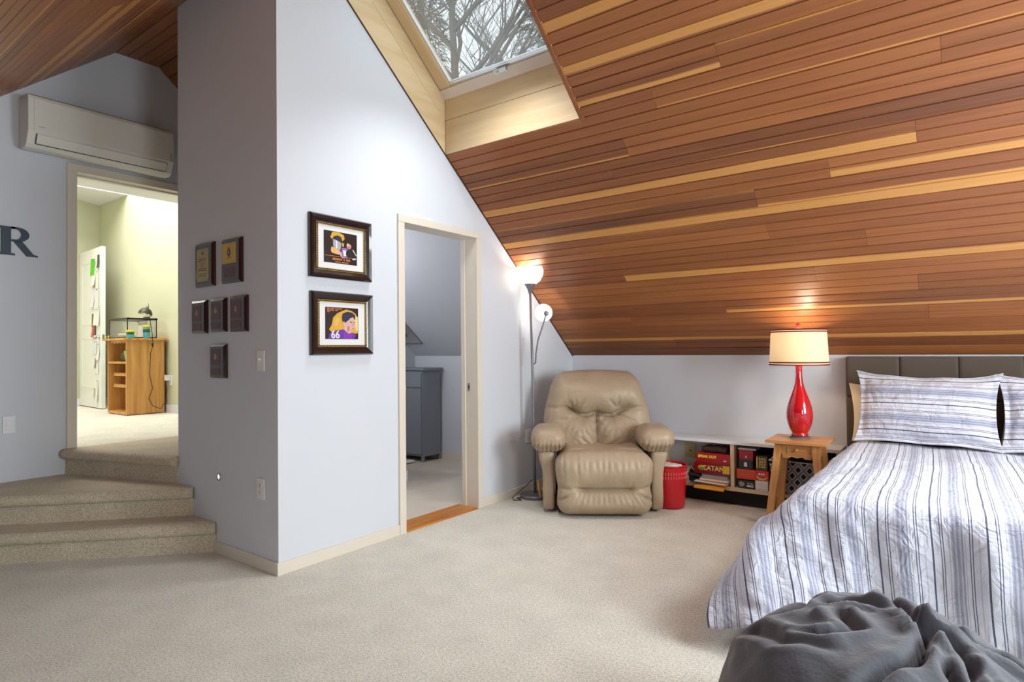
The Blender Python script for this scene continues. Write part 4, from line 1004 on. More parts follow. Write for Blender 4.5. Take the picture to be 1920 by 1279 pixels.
# papers, tablet and cable at the recliner side
sheet_pile('newspaper', 'folded newspaper on the shelf beside the recliner', 'newspaper', 1.09, YF + .020, .20, .19, zb + .0015, .083, mat('newsprint', srgb(186, 178, 166), rough=.8), radians(4))
sheet_pile('newspaper', 'open newspaper page on the folded newspaper beside the recliner', 'newspaper', 1.10, YF + .012, .20, .19, zb + .0872, .006, mat('newsprint2', srgb(206, 198, 186), rough=.8), radians(14))
t = thing('game_console', 'dark grey game console leaning beside the magazines', 'electronics', (1.235, YF + .012, zb + .044), radians(-12))
m_ = MB().box(-.055, .055, 0, .12, 0, .020); m_.build('body', mat('console_grey', srgb(62, 60, 62), rough=.4), t, bevel=.006)
box('screen', (-.045, .045, .015, .105, .0202, .021), BLACK, t)
t = thing('camera_case', 'black camera case on the shelf behind the wastebasket', 'case', (1.235, YF + .015, zb))
cushion(.05, .05, .0215, .018, .012, None, (0, .06, .0217)).build('body', BLACK, t, smooth=True)
o = MB().tube([(1.205, YF + .13, zb + .10), (1.20, YF + .06, zb + .115), (1.22, YF + .03, zb + .10), (1.245, YF + .03, zb + .082), (1.262, YF + .06, zb + .07)], .003, 8).build('charging_cable', WPL, smooth=True)
tag(o, 'white charging cable looping over the game console', 'cable')
# right bay
zr = zb
t, lid = game('card_game', 'black card game box printed GIRLS on the bottom shelf', 'game box', 1.580, 1.700, YF - .004, .16, zr, zr + .062, BLKC)
face_text(lid, 'GIRLS', .020, .028, .022, WHC, .0008); [box('caption_mark', (.008 + k * .006, .0122 + k * .006, -.0012, 0, .037, .043), WHC, lid) for k in range(7) if k != 3]
MB().prism(ngon(.032, -.033, .018, .022, 14, wob=.25, seed=2), -.0012, .001, 1).build('doodle', mat('grey_print', srgb(150, 146, 146)), lid)
t, lid = game('card_box', 'plain white card box beside the black GIRLS game', 'box', 1.705, 1.795, YF - .006, .16, zr, zr + .070, WHC)
for k in range(3): box('card_edge', (-.045, .045, -.0012, 0, .014 + k * .016, .0152 + k * .016), mat('grey_line', srgb(170, 168, 168)), lid)
t, lid = game('board_game', 'orange red party game box with green and white print', 'game box', 1.572, 1.800, YF - .006, .18, zr + .0705, zr + .143, ORC)
box('red_end', (.016, .114, -.0012, 0, .010, .072), mat('party_red', srgb(204, 40, 38)), lid)
MB().prism([(z_, x_) for x_, z_ in [(.030, .040), (.050, .022), (.080, .018), (.104, .034), (.104, .022), (.080, .006), (.050, .008), (.030, .026)]], -.0022, -.001, 1).build('smile', mat('lime_print', srgb(188, 190, 100)), lid)
for x_ in (.050, .066, .082): MB().prism(ngon(.050, x_, .008, .006, 10), -.0022, -.001, 1).build('spot', WHC, lid)
t, lid = game('card_game', 'black card box with a small white figure on the orange game', 'game box', 1.586, 1.688, YF + .002, .12, zr + .1435, zr + .212, mat('blue_black_card', srgb(36, 40, 46), rough=.4))
box('figure', (-.012, .010, -.0012, 0, .020, .052), WHC, lid)
t, lid = game('card_game', 'plain red card box at the top of the pile', 'game box', 1.588, 1.690, YF + .004, .12, zr + .2125, zr + .287, mat('wine_card', srgb(158, 34, 46), rough=.4))
MB().prism(ngon(.024, 0, .010, .007, 10), -.0012, .001, 1).build('mark', mat('pale_mark', srgb(220, 180, 170)), lid)
o = box('book', (1.582, 1.712, YF + .002, YF + .13, zr + .2875, zr + .300), mat('silver_book', srgb(176, 176, 180), rough=.4), bevel=.001); tag(o, 'slim silver book on top of the red card box', 'book')
t, lid = game('card_game', 'brown card box with gold lettering and yellow spine', 'game box', 1.712, 1.790, YF + .006, .10, zr + .1435, zr + .250, mat('brown_card', srgb(74, 60, 46), rough=.4))
r5 = random.Random(8)
for k in range(12): box('caption_mark', (-.020 + (k % 3) * .017, -.008 + (k % 3) * .017 + r5.uniform(-.002, .003), -.0012, 0, .022 + (k // 3) * .019, .036 + (k // 3) * .019), mat('gold_print', srgb(190, 160, 90)), lid)
box('spine', (-.039, -.030, -.0014, 0, .014, .10), YEL, lid)

# fabric bin with a quatrefoil print
def quatre_mat():
    m, nt, b = new_mat('quatrefoil_cloth')
    tc = N(nt, 'ShaderNodeTexCoord'); mp = N(nt, 'ShaderNodeMapping'); mp.inputs['Scale'].default_value = (13.5, 13.5, 11.0)
    lk(nt, tc.outputs['Object'], mp.inputs[0]); sp = N(nt, 'ShaderNodeSeparateXYZ'); lk(nt, mp.outputs[0], sp.inputs[0])
    ax_ = N(nt, 'ShaderNodeMath', operation='ADD'); lk(nt, sp.outputs['X'], ax_.inputs[0]); lk(nt, sp.outputs['Y'], ax_.inputs[1])
    def cell(off):
        a = N(nt, 'ShaderNodeMath', operation='ADD'); a.inputs[1].default_value = off; lk(nt, ax_.outputs[0], a.inputs[0])
        z = N(nt, 'ShaderNodeMath', operation='ADD'); z.inputs[1].default_value = off; lk(nt, sp.outputs['Z'], z.inputs[0])
        o_ = []
        for s_ in (a, z):
            f = N(nt, 'ShaderNodeMath', operation='FRACT'); lk(nt, s_.outputs[0], f.inputs[0])
            d = N(nt, 'ShaderNodeMath', operation='SUBTRACT'); d.inputs[1].default_value = .5; lk(nt, f.outputs[0], d.inputs[0])
            ab = N(nt, 'ShaderNodeMath', operation='ABSOLUTE'); lk(nt, d.outputs[0], ab.inputs[0]); o_.append(ab)
        s1 = N(nt, 'ShaderNodeMath', operation='ADD'); lk(nt, o_[0].outputs[0], s1.inputs[0]); lk(nt, o_[1].outputs[0], s1.inputs[1]); return s1
    c1, c2_ = cell(0.0), cell(.5)
    mn = N(nt, 'ShaderNodeMath', operation='MINIMUM'); lk(nt, c1.outputs[0], mn.inputs[0]); lk(nt, c2_.outputs[0], mn.inputs[1])
    cr = N(nt, 'ShaderNodeValToRGB'); cr.color_ramp.interpolation = 'CONSTANT'; e = cr.color_ramp.elements
    e[0].position = 0; e[0].color = (.012, .012, .014, 1); e[1].position = .27; e[1].color = rgba(srgb(226, 226, 230)); e.new(.335).color = rgba(srgb(128, 124, 130))
    e.new(.46).color = rgba(srgb(120, 116, 124))
    lk(nt, mn.outputs[0], cr.inputs[0]); lk(nt, cr.outputs[0], b.inputs['Base Color']); b.inputs['Roughness'].default_value = .85
    return m
QM = quatre_mat()
fb = thing('fabric_bin', 'grey fabric storage bin with black and white quatrefoil print', 'storage bin', (1.990, 2.812, .1435))
mb = MB(); W0, W1, D0, D1, HB = .155, .180, .20, .20, .235
vs = []
for k, (w_, z_) in enumerate(((W0, 0), (W1, HB), (W1 - .008, HB), (W0 - .008, .008))):
    f_ = .008 if k > 1 else 0
    vs += [(-w_, f_ - (0.018 if z_ > .1 else 0), z_), (w_, f_ - (0.018 if z_ > .1 else 0), z_), (w_, D0 - f_, z_), (-w_, D0 - f_, z_)]
fs = [(3, 2, 1, 0), (12, 13, 14, 15)] + [(r + i, r + (i + 1) % 4, r + 4 + (i + 1) % 4, r + 4 + i) for r in (0, 4, 8) for i in range(4)]
mb.add(vs, fs).build('body', QM, fb)
m_ = MB(); 
m_.tube([(-W1, -.018, HB), (W1, -.018, HB)], .004, 8); m_.tube([(-W1, -.018, HB), (-W1, D0, HB)], .004, 8); m_.tube([(W1, -.018, HB), (W1, D0, HB)], .004, 8)
m_.build('rim_piping', WHC, fb, smooth=True)
MB().tube([(-W1 + .002, .02, HB), (-W1 + .03, .0, HB + .03), (-W1 + .07, .02, HB + .055), (-W1 + .10, .10, HB + .03)], .004, 8).build('handle', WHC, fb, smooth=True)
cushion(.14, .085, .05, .045, .02, lambda u, q: Vector((q.x, q.y, q.z + .02 * nz3(q.x * 14, q.y * 14, 0))), (0, .095, HB - .03)).build('contents', BLACK, fb, smooth=True)

# red wastebasket
wb = thing('wastebasket', 'red perforated plastic wastebasket between the recliner and the bookshelf', 'wastebasket', (1.155, 2.545, 0))
REDP = mat('red_plastic', srgb(196, 16, 32), rough=.25, coat=.3)
MB().lathe([(.02, .004), (.105, .004), (.109, .02), (.128, .31), (.131, .318), (.134, .312), (.134, .322), (.126, .324), (.124, .315), (.106, .03), (.10, .012), (.02, .012)], 48).build('body', REDP, wb, smooth=True)
for z_, nm in ((.265, 'slot_band'), (.235, 'slot_band')):
    mb = MB(); R0 = .109 + (.128 - .109) * (z_ - .02) / .29
    for k in range(40):
        a = 2 * pi * k / 40; mb.tube([((R0 + .0006) * cos(a), (R0 + .0006) * sin(a), z_ - .009), ((R0 + .0016) * cos(a), (R0 + .0016) * sin(a), z_ + .009)], .0035, 6)
    o_ = mb.build(nm, mat('dark_red_slot', srgb(230, 120, 120), rough=.4), wb); o_['kind'] = 'stuff'
t = cushion(.085, .085, .03, .03, .018, lambda u, q: Vector((q.x, q.y, q.z + .02 * nz3(q.x * 20, q.y * 20, 5))), (1.155, 2.545, .285)).build('crumpled_paper', PAPER, smooth=True)
tag(t, 'crumpled white paper at the rim inside the red wastebasket', 'paper')

# ------------------------------------------------------------------ side table and table lamp
tb = thing('side_table', 'small golden oak side table with splayed legs next to the bed', 'table', (2.058, 2.62, 0), radians(1.0))
TZ = .575
box('top', (-.187, .187, -.185, .185, TZ - .020, TZ), OAKX, tb, bevel=.004)
def leg(sx, sy):
    tx, ty, bx_, by_ = sx * .112, sy * .116, sx * (.172 if sx < 0 else .160), sy * (.165 if sy < 0 else .145)
    w_ = .023; mb = MB(); vs = [(bx_ - w_, by_ - w_, 0), (bx_ + w_, by_ - w_, 0), (bx_ + w_, by_ + w_, 0), (bx_ - w_, by_ + w_, 0), (tx - w_, ty - w_, TZ - .02), (tx + w_, ty - w_, TZ - .02), (tx + w_, ty + w_, TZ - .02), (tx - w_, ty + w_, TZ - .02)]
    mb.add(vs, [(3, 2, 1, 0), (4, 5, 6, 7), (0, 1, 5, 4), (1, 2, 6, 5), (2, 3, 7, 6), (3, 0, 4, 7)]).build('leg', OAK, tb, bevel=.002)
for sx in (-1, 1):
    for sy in (-1, 1): leg(sx, sy)
ap = [(-.10, 0), (-.10, -.055), (-.085, -.100), (-.05, -.100), (-.035, -.088), (0, -.096), (.035, -.088), (.05, -.100), (.085, -.100), (.10, -.055), (.10, 0)]
for y_ in (-.126, .112): MB().prism([(TZ - .02 + z_, x_) for x_, z_ in ap], y_, y_ + .014, 1).build('apron', OAKX, tb)
for x_ in (-.118, .104): box('side_apron', (x_, x_ + .014, -.10, .10, TZ - .115, TZ - .02), OAKX, tb)
dr = box('drawer', (-.060, .060, -.132, -.124, TZ - .090, TZ - .028), OAKX, tb, bevel=.002)
MB().lathe([(.004, 0), (.006, .008), (.012, .014), (.012, .018), (.005, .022)], 20, (0, -.132, TZ - .059), M=Matrix(((1, 0, 0), (0, 0, -1), (0, 1, 0)))).build('knob', OAK, dr, smooth=True)

tl = thing('table_lamp', 'red glass gourd table lamp with cream drum shade on the side table', 'lamp', (2.052, 2.635, TZ))
CLEAR = mat('clear_acrylic', (.9, .9, .92), rough=.05, trans=.9, var=.01)
MB().lathe([(.02, 0), (.062, 0), (.064, .003), (.064, .014), (.060, .017), (.02, .017)], 40).build('base', CLEAR, tl, smooth=True)
REDG = mat('red_glass', srgb(190, 10, 26), rough=.06, coat=1.0, var=.03)
MB().lathe([(.02, .017), (.050, .017), (.054, .022), (.054, .030), (.046, .037), (.053, .045), (.064, .065), (.076, .100), (.083, .140), (.083, .175), (.077, .215), (.064, .260), (.048, .305), (.034, .345), (.025, .385), (.0205, .430), (.0200, .470), (.0225, .500), (.012, .503)], 56).build('body', REDG, tl, smooth=True)
MB().tube([(0, 0, .50), (0, 0, .745)], .005, 10).build('stem', STEEL, tl, smooth=True)
SHD = shade_mat('cream_shade', srgb(244, 224, 184), .22, .9)
R0, R1, Z0, Z1 = .186, .174, .500, .742
MB().lathe([(R0, Z0), (R1, Z1)], 72, cap=False).build('shade', SHD, tl, smooth=True)
RB = mat('red_ribbon', srgb(126, 14, 28), rough=.6)
def ring(z_, hgt, off=.0012):
    r_ = R0 + (R1 - R0) * (z_ - Z0) / (Z1 - Z0) + off
    mb = MB().lathe([(r_, z_), (r_, z_ + hgt), (r_ - .003, z_ + hgt), (r_ - .003, z_), (r_, z_)], 72, cap=False); return mb
for z_ in (Z0 - .001, Z0 + .015, Z1 - .007, Z1 - .020): ring(z_, .008, .0026).build('ribbon', RB, tl, smooth=True)
m_ = MB()
for k in range(3):
    a = 2 * pi * k / 3 + .4; m_.tube([(0, 0, Z1 + .006), (R1 * cos(a), R1 * sin(a), Z1 - .004)], .0022, 6)
m_.build('spider', STEEL, tl)
MB().lathe([(.004, Z1 + .004), (.012, Z1 + .010), (.007, Z1 + .016), (.005, Z1 + .022)], 20).build('finial_neck', CLEAR, tl, smooth=True)
MB().lathe([(.001, Z1 + .018)] + [(.014 * sin(pi * i / 10), Z1 + .032 - .014 * cos(pi * i / 10)) for i in range(1, 10)] + [(.001, Z1 + .046)], 24).build('finial', REDG, tl, smooth=True)
MB().lathe([(.010, .58), (.016, .60), (.026, .635), (.028, .655), (.022, .68), (.006, .69)], 20).build('bulb', emis('bulb_glass', (1, .9, .7), 3.0), tl, smooth=True)
point('table_bulb', (2.052, 2.635, TZ + .655), 15.0, WARM, .035)

# ================================================================== BED
BX0, BX1, BY0, BY1, BZ = 2.33, 3.85, .97, 2.955, .545
bed = thing('bed', 'queen bed with grey upholstered panel headboard', 'bed', ((BX0 + BX1) / 2, 2.0, 0))
ox, oy = (BX0 + BX1) / 2, 2.0
LINEN = mat('headboard_linen', srgb(92, 81, 70), rough=.9, var=.22, nscale=220, bump=.2, bscale=400, sheen=.2)
hx0, hx1 = 2.288 - ox, 3.892 - ox
hbp = box('headboard', (hx0, hx1, 2.985 - oy, 3.042 - oy, .25, 1.128), LINEN, bed, bevel=.012, seg=3)
nc = 5; cw = (hx1 - hx0) / nc
for r_, (z0, z1) in enumerate(((.50, .846), (.848, 1.126))):
    for c_ in range(nc):
        a, b = hx0 + c_ * cw + .001, hx0 + (c_ + 1) * cw - .001
        cushion((b - a) / 2, .016, (z1 - z0) / 2, .007, .02, None, ((a + b) / 2, 2.974 - oy, (z0 + z1) / 2)).build('panel', LINEN, hbp, smooth=True)
fr_ = box('bed_frame', (BX0 - ox + .02, BX1 - ox - .02, BY0 - oy + .05, 2.98 - oy, .12, .25), mat('bed_frame_cloth', srgb(40, 38, 38), rough=.9), bed)
for sx in (BX0 - ox + .10, BX1 - ox - .14):
    for sy in (BY0 - oy + .12, 2.9 - oy): box('leg', (sx, sx + .04, sy, sy + .04, 0, .12), BLACK, bed)
cushion((BX1 - BX0) / 2, (BY1 - BY0) / 2, (BZ - .25) / 2, .06, .06, None, (0, (BY0 + BY1) / 2 - oy, (BZ + .25) / 2)).build('mattress', mat('mattress_white', srgb(232, 230, 226), rough=.9), bed, smooth=True)

# ------------------------------------------------------------------ duvet: a cloth grid relaxed over the mattress
OVL, OVF = .31, .31
def drape_duvet():
    nx, ny = 96, 92
    W, L = BX1 - BX0 + OVL + .30, 2.90 - BY0 + OVF
    x0, y0 = BX0 - OVL, 2.90
    gx = np.linspace(0, W, nx); gy = np.linspace(0, L, ny)
    hx_, hy_ = gx[1] - gx[0], gy[1] - gy[0]
    U, V = np.meshgrid(gx, gy, indexing='ij')
    P = np.stack([x0 + U, y0 - V - .30 * (1 - U / W) ** 4, np.full_like(U, BZ + .05)], -1)
    rs = np.random.RandomState(4)
    def sm(shape, it):
        a = rs.randn(*shape)
        for _ in range(it):
            a = np.pad(a, 1, mode='edge'); a = (a[1:-1, 1:-1] + a[:-2, 1:-1] + a[2:, 1:-1] + a[1:-1, :-2] + a[1:-1, 2:]) / 5
        return a / a.std()
    slx = .985 + .030 * np.clip(sm((nx, ny), 6), -1.2, 2); sly = .985 + .026 * np.clip(sm((nx, ny), 6), -1.2, 2)
    P[..., 2] += .004 * sm((nx, ny), 3)
    V0 = np.zeros_like(P); dt = 1 / 60
    bc = np.array([(BX0 + BX1) / 2, (BY0 + BY1 + .3) / 2, BZ / 2 - .2]); bh = np.array([(BX1 - BX0) / 2, (BY1 + .3 - BY0) / 2, BZ / 2 + .2]); rr = .075; off = .014
    def con(a, b, rest, k):
        d = P[b] - P[a]; l = np.sqrt((d * d).sum(-1)) + 1e-9
        c = (d * ((l - rest) / l * .5 * k)[..., None]); P[a] += c; P[b] -= c
    def con_push(a, b, rest, k):              # resists folding only
        d = P[b] - P[a]; l = np.sqrt((d * d).sum(-1)) + 1e-9
        c = (d * (np.minimum(l - rest, 0) / l * .5 * k)[..., None]); P[a] += c; P[b] -= c
    S_ = np.s_
    rx = hx_ * (slx[1:] + slx[:-1]) / 2; ry = hy_ * (sly[:, 1:] + sly[:, :-1]) / 2; rd = sqrt(hx_ ** 2 + hy_ ** 2) * 1.015
    def solve():
        for o in (0, 1):
            n = (nx - o) // 2 * 2; con(S_[o:o + n:2], S_[o + 1:o + n:2], rx[o::2][:n // 2], 1.0)
            n = (ny - o) // 2 * 2; con(S_[:, o:o + n:2], S_[:, o + 1:o + n:2], ry[:, o::2][:, :n // 2], 1.0)
        for ox_ in (0, 1):
            n = (nx - ox_) // 2 * 2
            con(S_[ox_:ox_ + n:2, :-1], S_[ox_ + 1:ox_ + n:2, 1:], rd, .4)
            con(S_[ox_:ox_ + n:2, 1:], S_[ox_ + 1:ox_ + n:2, :-1], rd, .4)
        con_push(S_[:-2], S_[2:], 2 * hx_ * .985, .2); con_push(S_[:, :-2], S_[:, 2:], 2 * hy_ * .985, .2)
        con_push(S_[:-5], S_[5:], 5 * hx_ * .95, .16); con_push(S_[:, :-5], S_[:, 5:], 5 * hy_ * .95, .16)
    def ss(a, b, x): t = np.clip((x - a) / (b - a), 0, 1); return t * t * (3 - 2 * t)
    def lean():                               # plump bedding underneath makes the sides fall away outwards
        dz = np.clip(BZ - .03 - P[..., 2], 0, 1)
        fx = (.04 + .62 * ss(2.3, .9, P[..., 1])) * ss(0.0, -.55, P[..., 0] - bc[0])
        fy = (.16 + .80 * ss(2.75, 2.25, P[..., 0]) ** 1.0) * ss(.3, -.3, P[..., 1] - (BY0 + .35))
        return fx * dz, fy * dz
    def collide(Q):
        ex, ey = lean(); P[..., 0] += ex; P[..., 1] += ey
        d = np.abs(P - bc) - (bh - rr); inside = np.maximum(d, 0); l = np.sqrt((inside ** 2).sum(-1))
        sdf = l + np.minimum(d.max(-1), 0) - rr - off
        hit = sdf < 0
        if hit.any():
            dh = d[hit]; lh = l[hit]; sg = np.sign(P[hit] - bc)
            nrm = np.where((lh > 1e-6)[:, None], inside[hit] / (lh[:, None] + 1e-9), (dh == dh.max(-1, keepdims=True)).astype(float)) * sg
            P[hit] -= nrm * sdf[hit][:, None]
        P[..., 0] -= ex; P[..., 1] -= ey
        if hit.any(): P[hit] -= (P[hit] - Q[hit]) * .3
        lo = P[..., 2] < .012; P[..., 2][lo] = .012; P[lo, :2] = P[lo, :2] * .5 + Q[lo, :2] * .5
    i0, i1 = int(.46 / hx_), nx - int(.42 / hx_)
    for f in range(150):
        Q = P.copy(); V0[..., 2] -= 3.5 * dt; V0 *= .95
        P += V0 * dt
        P[i0:i1, :3] = Q[i0:i1, :3]; P[i0:i1, :3, 2] = BZ + off + .004
        for it in range(16): solve()
        collide(Q)
        V0 = (P - Q) / dt
    # plump folds pushed out along the surface
    T1 = np.gradient(P, axis=0); T2 = np.gradient(P, axis=1); NN = np.cross(T2, T1); NN /= np.linalg.norm(NN, axis=-1, keepdims=True) + 1e-9
    hang = ss(BZ + .01, BZ - .12, P[..., 2])
    A = np.zeros((nx, ny))
    for i in range(nx):
        for j in range(ny):
            u, v = U[i, j], V[i, j]
            a = nz3(u * 7.5, v * 1.6, 3); b = nz3(u * 5 + v * 4, v * 5 - u * 3, 8); c = 1 - abs(nz3(u * 9 - v * 7, v * 6 + u * 4, 5)) * 3
            A[i, j] = hang[i, j] * (.048 * a) + .014 * b + .015 * max(0, c) * (.35 + hang[i, j]) * (.5 + .9 * nz3(u * 3, v * 3, 1))
    P = P + NN * np.maximum(A, -.012)[..., None]
    P[..., 2] = np.maximum(P[..., 2], .012)
    return P, U, V
dP, dU, dV = drape_duvet()
nx_, ny_ = dU.shape
mb = MB(); mb.v = [tuple(q) for q in dP.reshape(-1, 3)]; mb.uv = [(float(a), float(b)) for a, b in zip(dU.ravel(), dV.ravel())]
mb.f = [(i * ny_ + j, i * ny_ + j + 1, (i + 1) * ny_ + j + 1, (i + 1) * ny_ + j) for i in range(nx_ - 1) for j in range(ny_ - 1)]
STRIPE = stripe_mat('striped_cotton', srgb(204, 208, 222), .165, 'X')
o = mb.build('duvet', STRIPE, smooth=True, fix=False)
tag(o, 'white duvet with navy and lavender stripes draped over the bed', 'duvet')
md = o.modifiers.new('thickness', 'SOLIDIFY'); md.thickness = .012; md.offset = 0
md = o.modifiers.new('subdivision', 'SUBSURF'); md.levels = 1; md.render_levels = 1

# ------------------------------------------------------------------ pillows
STRIPE_P = stripe_mat('striped_sham', srgb(214, 213, 222), .170, 'Y')
def pillow(name, label, W, H, T, M, m, flange=0.0, seed=0, grp=None, par=None, wr=1.0):
    nx, ny = 64, 40; vs = []; uv = []; fs = []
    rs = random.Random(seed); ph = [rs.uniform(0, 9) for _ in range(6)]
    for side in (-1, 1):
        for j in range(ny + 1):
            for i in range(nx + 1):
                u = 2 * i / nx - 1; v = 2 * j / ny - 1
                x = u * W / 2; z = v * H / 2
                fx, fz = max(0, W / 2 - flange - abs(x)) / (W / 2 - flange), max(0, H / 2 - flange - abs(z)) / (H / 2 - flange)
                th = T / 2 * (1 - (1 - min(1, fx)) ** 2.6) ** .62 * (1 - (1 - min(1, fz)) ** 2.6) ** .62
                w_ = wr * (.007 * nz3(x * 9 + ph[0], z * 12 + ph[1], side) + .004 * nz3(x * 24, z * 20 + ph[2], side * 3)) * min(1, th / .03)
                edge = 1 - min(1, min(fx, fz) / .12)
                wav = edge * wr * (.010 * sin(x * 21 + ph[3]) * sin(z * 17 + ph[4]) + .006 * nz3(x * 14, z * 14, ph[5]))
                # pulled-in edges, corners stand out
                x2 = x * (1 - .06 * (1 - v * v) ** 1.0 * abs(u) ** 3); z2 = z * (1 - (.13 if v > 0 else .015) * (1 - abs(u) ** 3) * abs(v) ** 3)
                ear = .016 * wr * (abs(u) ** 5) * (abs(v) ** 5) if flange else 0.0
                x2 += math.copysign(ear, u); z2 += math.copysign(ear * .7, v)
                y = side * (th + w_ + .0015) + wav
                z2 += .010 * wr * nz3(x * 5 + ph[1], v, 4) * abs(v)
                vs.append((x2, y, z2)); uv.append((x + .5, z + .03 * 0 + .5))
    n1 = (nx + 1) * (ny + 1)
    for s_ in (0, 1):
        for j in range(ny):
            for i in range(nx):
                a = s_ * n1 + j * (nx + 1) + i; q = (a, a + 1, a + nx + 2, a + nx + 1); fs.append(q if s_ == 0 else q[::-1])
    for i in range(nx):
        a = i; b = n1 + i; fs.append((a, b, b + 1, a + 1)); a = ny * (nx + 1) + i; b = n1 + a; fs.append((a, a + 1, b + 1, b))
    for j in range(ny):
        a = j * (nx + 1); b = n1 + a; fs.append((a, a + nx + 1, b + nx + 1, b)); a = j * (nx + 1) + nx; b = n1 + a; fs.append((a, b, b + nx + 1, a + nx + 1))
    mb = MB(); mb.v = vs; mb.f = fs; mb.uv = uv
    o = mb.build(name, m, smooth=True); o.matrix_world = M; tag(o, label, 'pillow', grp)
    md = o.modifiers.new('subdivision', 'SUBSURF'); md.levels = 1; md.render_levels = 1
    return o
def pm(x, y, z, tilt, roll=0, yaw=0): return Matrix.Translation((x, y, z)) @ Matrix.Rotation(yaw, 4, 'Z') @ Matrix.Rotation(-tilt, 4, 'X') @ Matrix.Rotation(roll, 4, 'Y')
CREAM = mat('cream_pillowcase', srgb(238, 226, 198), rough=.85, bump=.15, bscale=30)
pillow('pillow', 'cream pillow behind the striped sham beside the table lamp', .66, .40, .11, pm(2.655, 2.880, .768, radians(9), radians(-3)), CREAM, 0.0, 3)
pillow('pillow', 'cream pillow behind the striped sham farther from the table lamp', .66, .40, .11, pm(3.46, 2.885, .765, radians(9), radians(2)), CREAM, 0.0, 4)
pillow('pillow_sham', 'striped flanged pillow sham leaning nearest to the table lamp', .745, .455, .15, pm(2.757, 2.735, .806, radians(15), radians(1.0)), STRIPE_P, .035, 1)
pillow('pillow_sham', 'striped flanged pillow sham leaning on the far half of the headboard', .745, .455, .15, pm(3.495, 2.735, .804, radians(15), radians(-1)), STRIPE_P, .035, 2)

# ------------------------------------------------------------------ bean bag at the foot of the bed
def beanbag():
    bm = bmesh.new(); bmesh.ops.create_icosphere(bm, subdivisions=7, radius=1.0)
    D = np.array([v.co[:] for v in bm.verts]); F = np.array([[v.index for v in f.verts] for f in bm.faces]); bm.free()
    # slumped sack: flat underside, heavy belly, rumpled crown
    z = D[:, 2]; rad = np.sqrt(np.maximum(1e-9, 1 - z * z)); ca, sa = D[:, 0] / rad, D[:, 1] / rad
    rr = rad ** .72
    X, Y = ca * rr * .445, sa * rr * .42
    Z = np.where(z > 0, .19 + .265 * np.sign(z) * np.abs(z) ** .80, .19 + .19 * np.sign(z) * np.abs(z) ** .60)
    belly = 1 + .06 * np.exp(-((Z - .14) / .10) ** 2); X *= belly; Y *= belly
    def nzv(s, o): return np.array([nz3(x * s + o, y * s, q * s) for x, y, q in zip(X, Y, Z)])
    n1, n2, n3 = nzv(3.2, 1), nzv(7.0, 5), nzv(15.0, 9)
    wx, wy = X + .028 * n2 + .008 * n3, Y + .028 * nzv(7.0, 31) + .008 * nzv(15.0, 41)
    nx_, ny_, nz_ = ca * rad, sa * rad, z
    disp = .030 * n1 + .010 * n2
    top = np.clip((Z - .16) / .14, 0, 1)
    # creases: polylines in plan (x, y), depth, width, lip
    CR = [([(-.02, .16), (.03, .06), (.07, -.02), (.02, -.16), (-.06, -.30), (-.12, -.42)], .062, .013, .020),
          ([(-.02, .16), (-.06, .26), (-.12, .34)], .030, .011, .014),
          ([(.03, .08), (.10, .10), (.15, .07), (.20, .09), (.30, .06), (.40, .06)], .034, .010, .016),
          ([(.07, .02), (.13, -.02), (.17, -.08), (.16, -.18)], .050, .014, .018),
          ([(.09, .06), (.12, .17), (.20, .24)], .030, .012, .014),
          ([(-.30, .26), (-.24, .16), (-.27, .06), (-.34, .0)], .034, .014, .016),
          ([(-.14, .02), (-.10, -.06), (-.16, -.12), (-.26, -.12)], .020, .013, .014),
          ([(-.34, -.06), (-.24, -.16), (-.10, -.18)], .016, .016, .014),
          ([(.20, -.06), (.28, -.16), (.36, -.24)], .018, .014, .013),
          ([(.10, -.14), (.16, -.26), (.18, -.38)], .024, .012, .014),
          ([(-.20, .10), (-.10, .12), (-.02, .10)], .014, .012, .010),
          ([(.24, .14), (.32, .20), (.40, .24)], .018, .014, .012)]
    for pts, dep, w, lip in CR:
        best = np.full(len(X), 9.0); tt = np.zeros(len(X)); n = len(pts) - 1
        for k in range(n):
            p, q = np.array(pts[k]), np.array(pts[k + 1]); d = q - p
            t = np.clip(((wx - p[0]) * d[0] + (wy - p[1]) * d[1]) / (d @ d), 0, 1)
            ds = np.hypot(wx - p[0] - t * d[0], wy - p[1] - t * d[1]); m = ds < best
            best[m] = ds[m]; tt[m] = ((k + t) / n)[m]
        fade = (1 - tt ** 3) * np.clip(Z / .12, 0, 1)
        disp += fade * (-dep * np.exp(-(best / w) ** 2) + lip * np.exp(-((best - w * 2.6) / (w * 1.7)) ** 2))
    # small drag wrinkles, stretched along the slope
    ang = np.arctan2(wy - .04, wx - .06); r2 = np.hypot(wx - .06, wy - .04)
    wr = np.sin(ang * 17 + 5 * n1 + r2 * 9) * np.exp(-((r2 - .17) / .12) ** 2) * (n2 > -.15)
    disp += .0065 * wr * top + .006 * n3
    # sewn seams run from the crown to the floor
    P = np.stack([X + nx_ * disp, Y + ny_ * disp, Z + nz_ * disp * np.where(z > 0, 1, 0)], 1)
    P[:, 2] -= .05 * np.clip((X + .1) / .5, 0, 1) ** 1.5 * top + .035 * np.clip((-X - .25) / .2, 0, 1) * top
    P[:, 2] += .045 * np.exp(-((X + .17) / .09) ** 2 - ((Y - .25) / .10) ** 2)
    P[:, 2] = np.maximum(P[:, 2], .004)
    return P, F
SUEDE = mat('charcoal_suede', srgb(70, 72, 81), rough=.85, var=.14, nscale=12, bump=.15, bscale=90, sheen=.3)
bP, bF = beanbag()
bb = thing('bean_bag', 'crumpled charcoal suede bean bag on the carpet at the foot of the bed', 'bean bag', (2.815, .02, 0), radians(0))
mb = MB(); mb.v = [tuple(q) for q in bP]; mb.f = [tuple(int(i) for i in f) for f in bF]
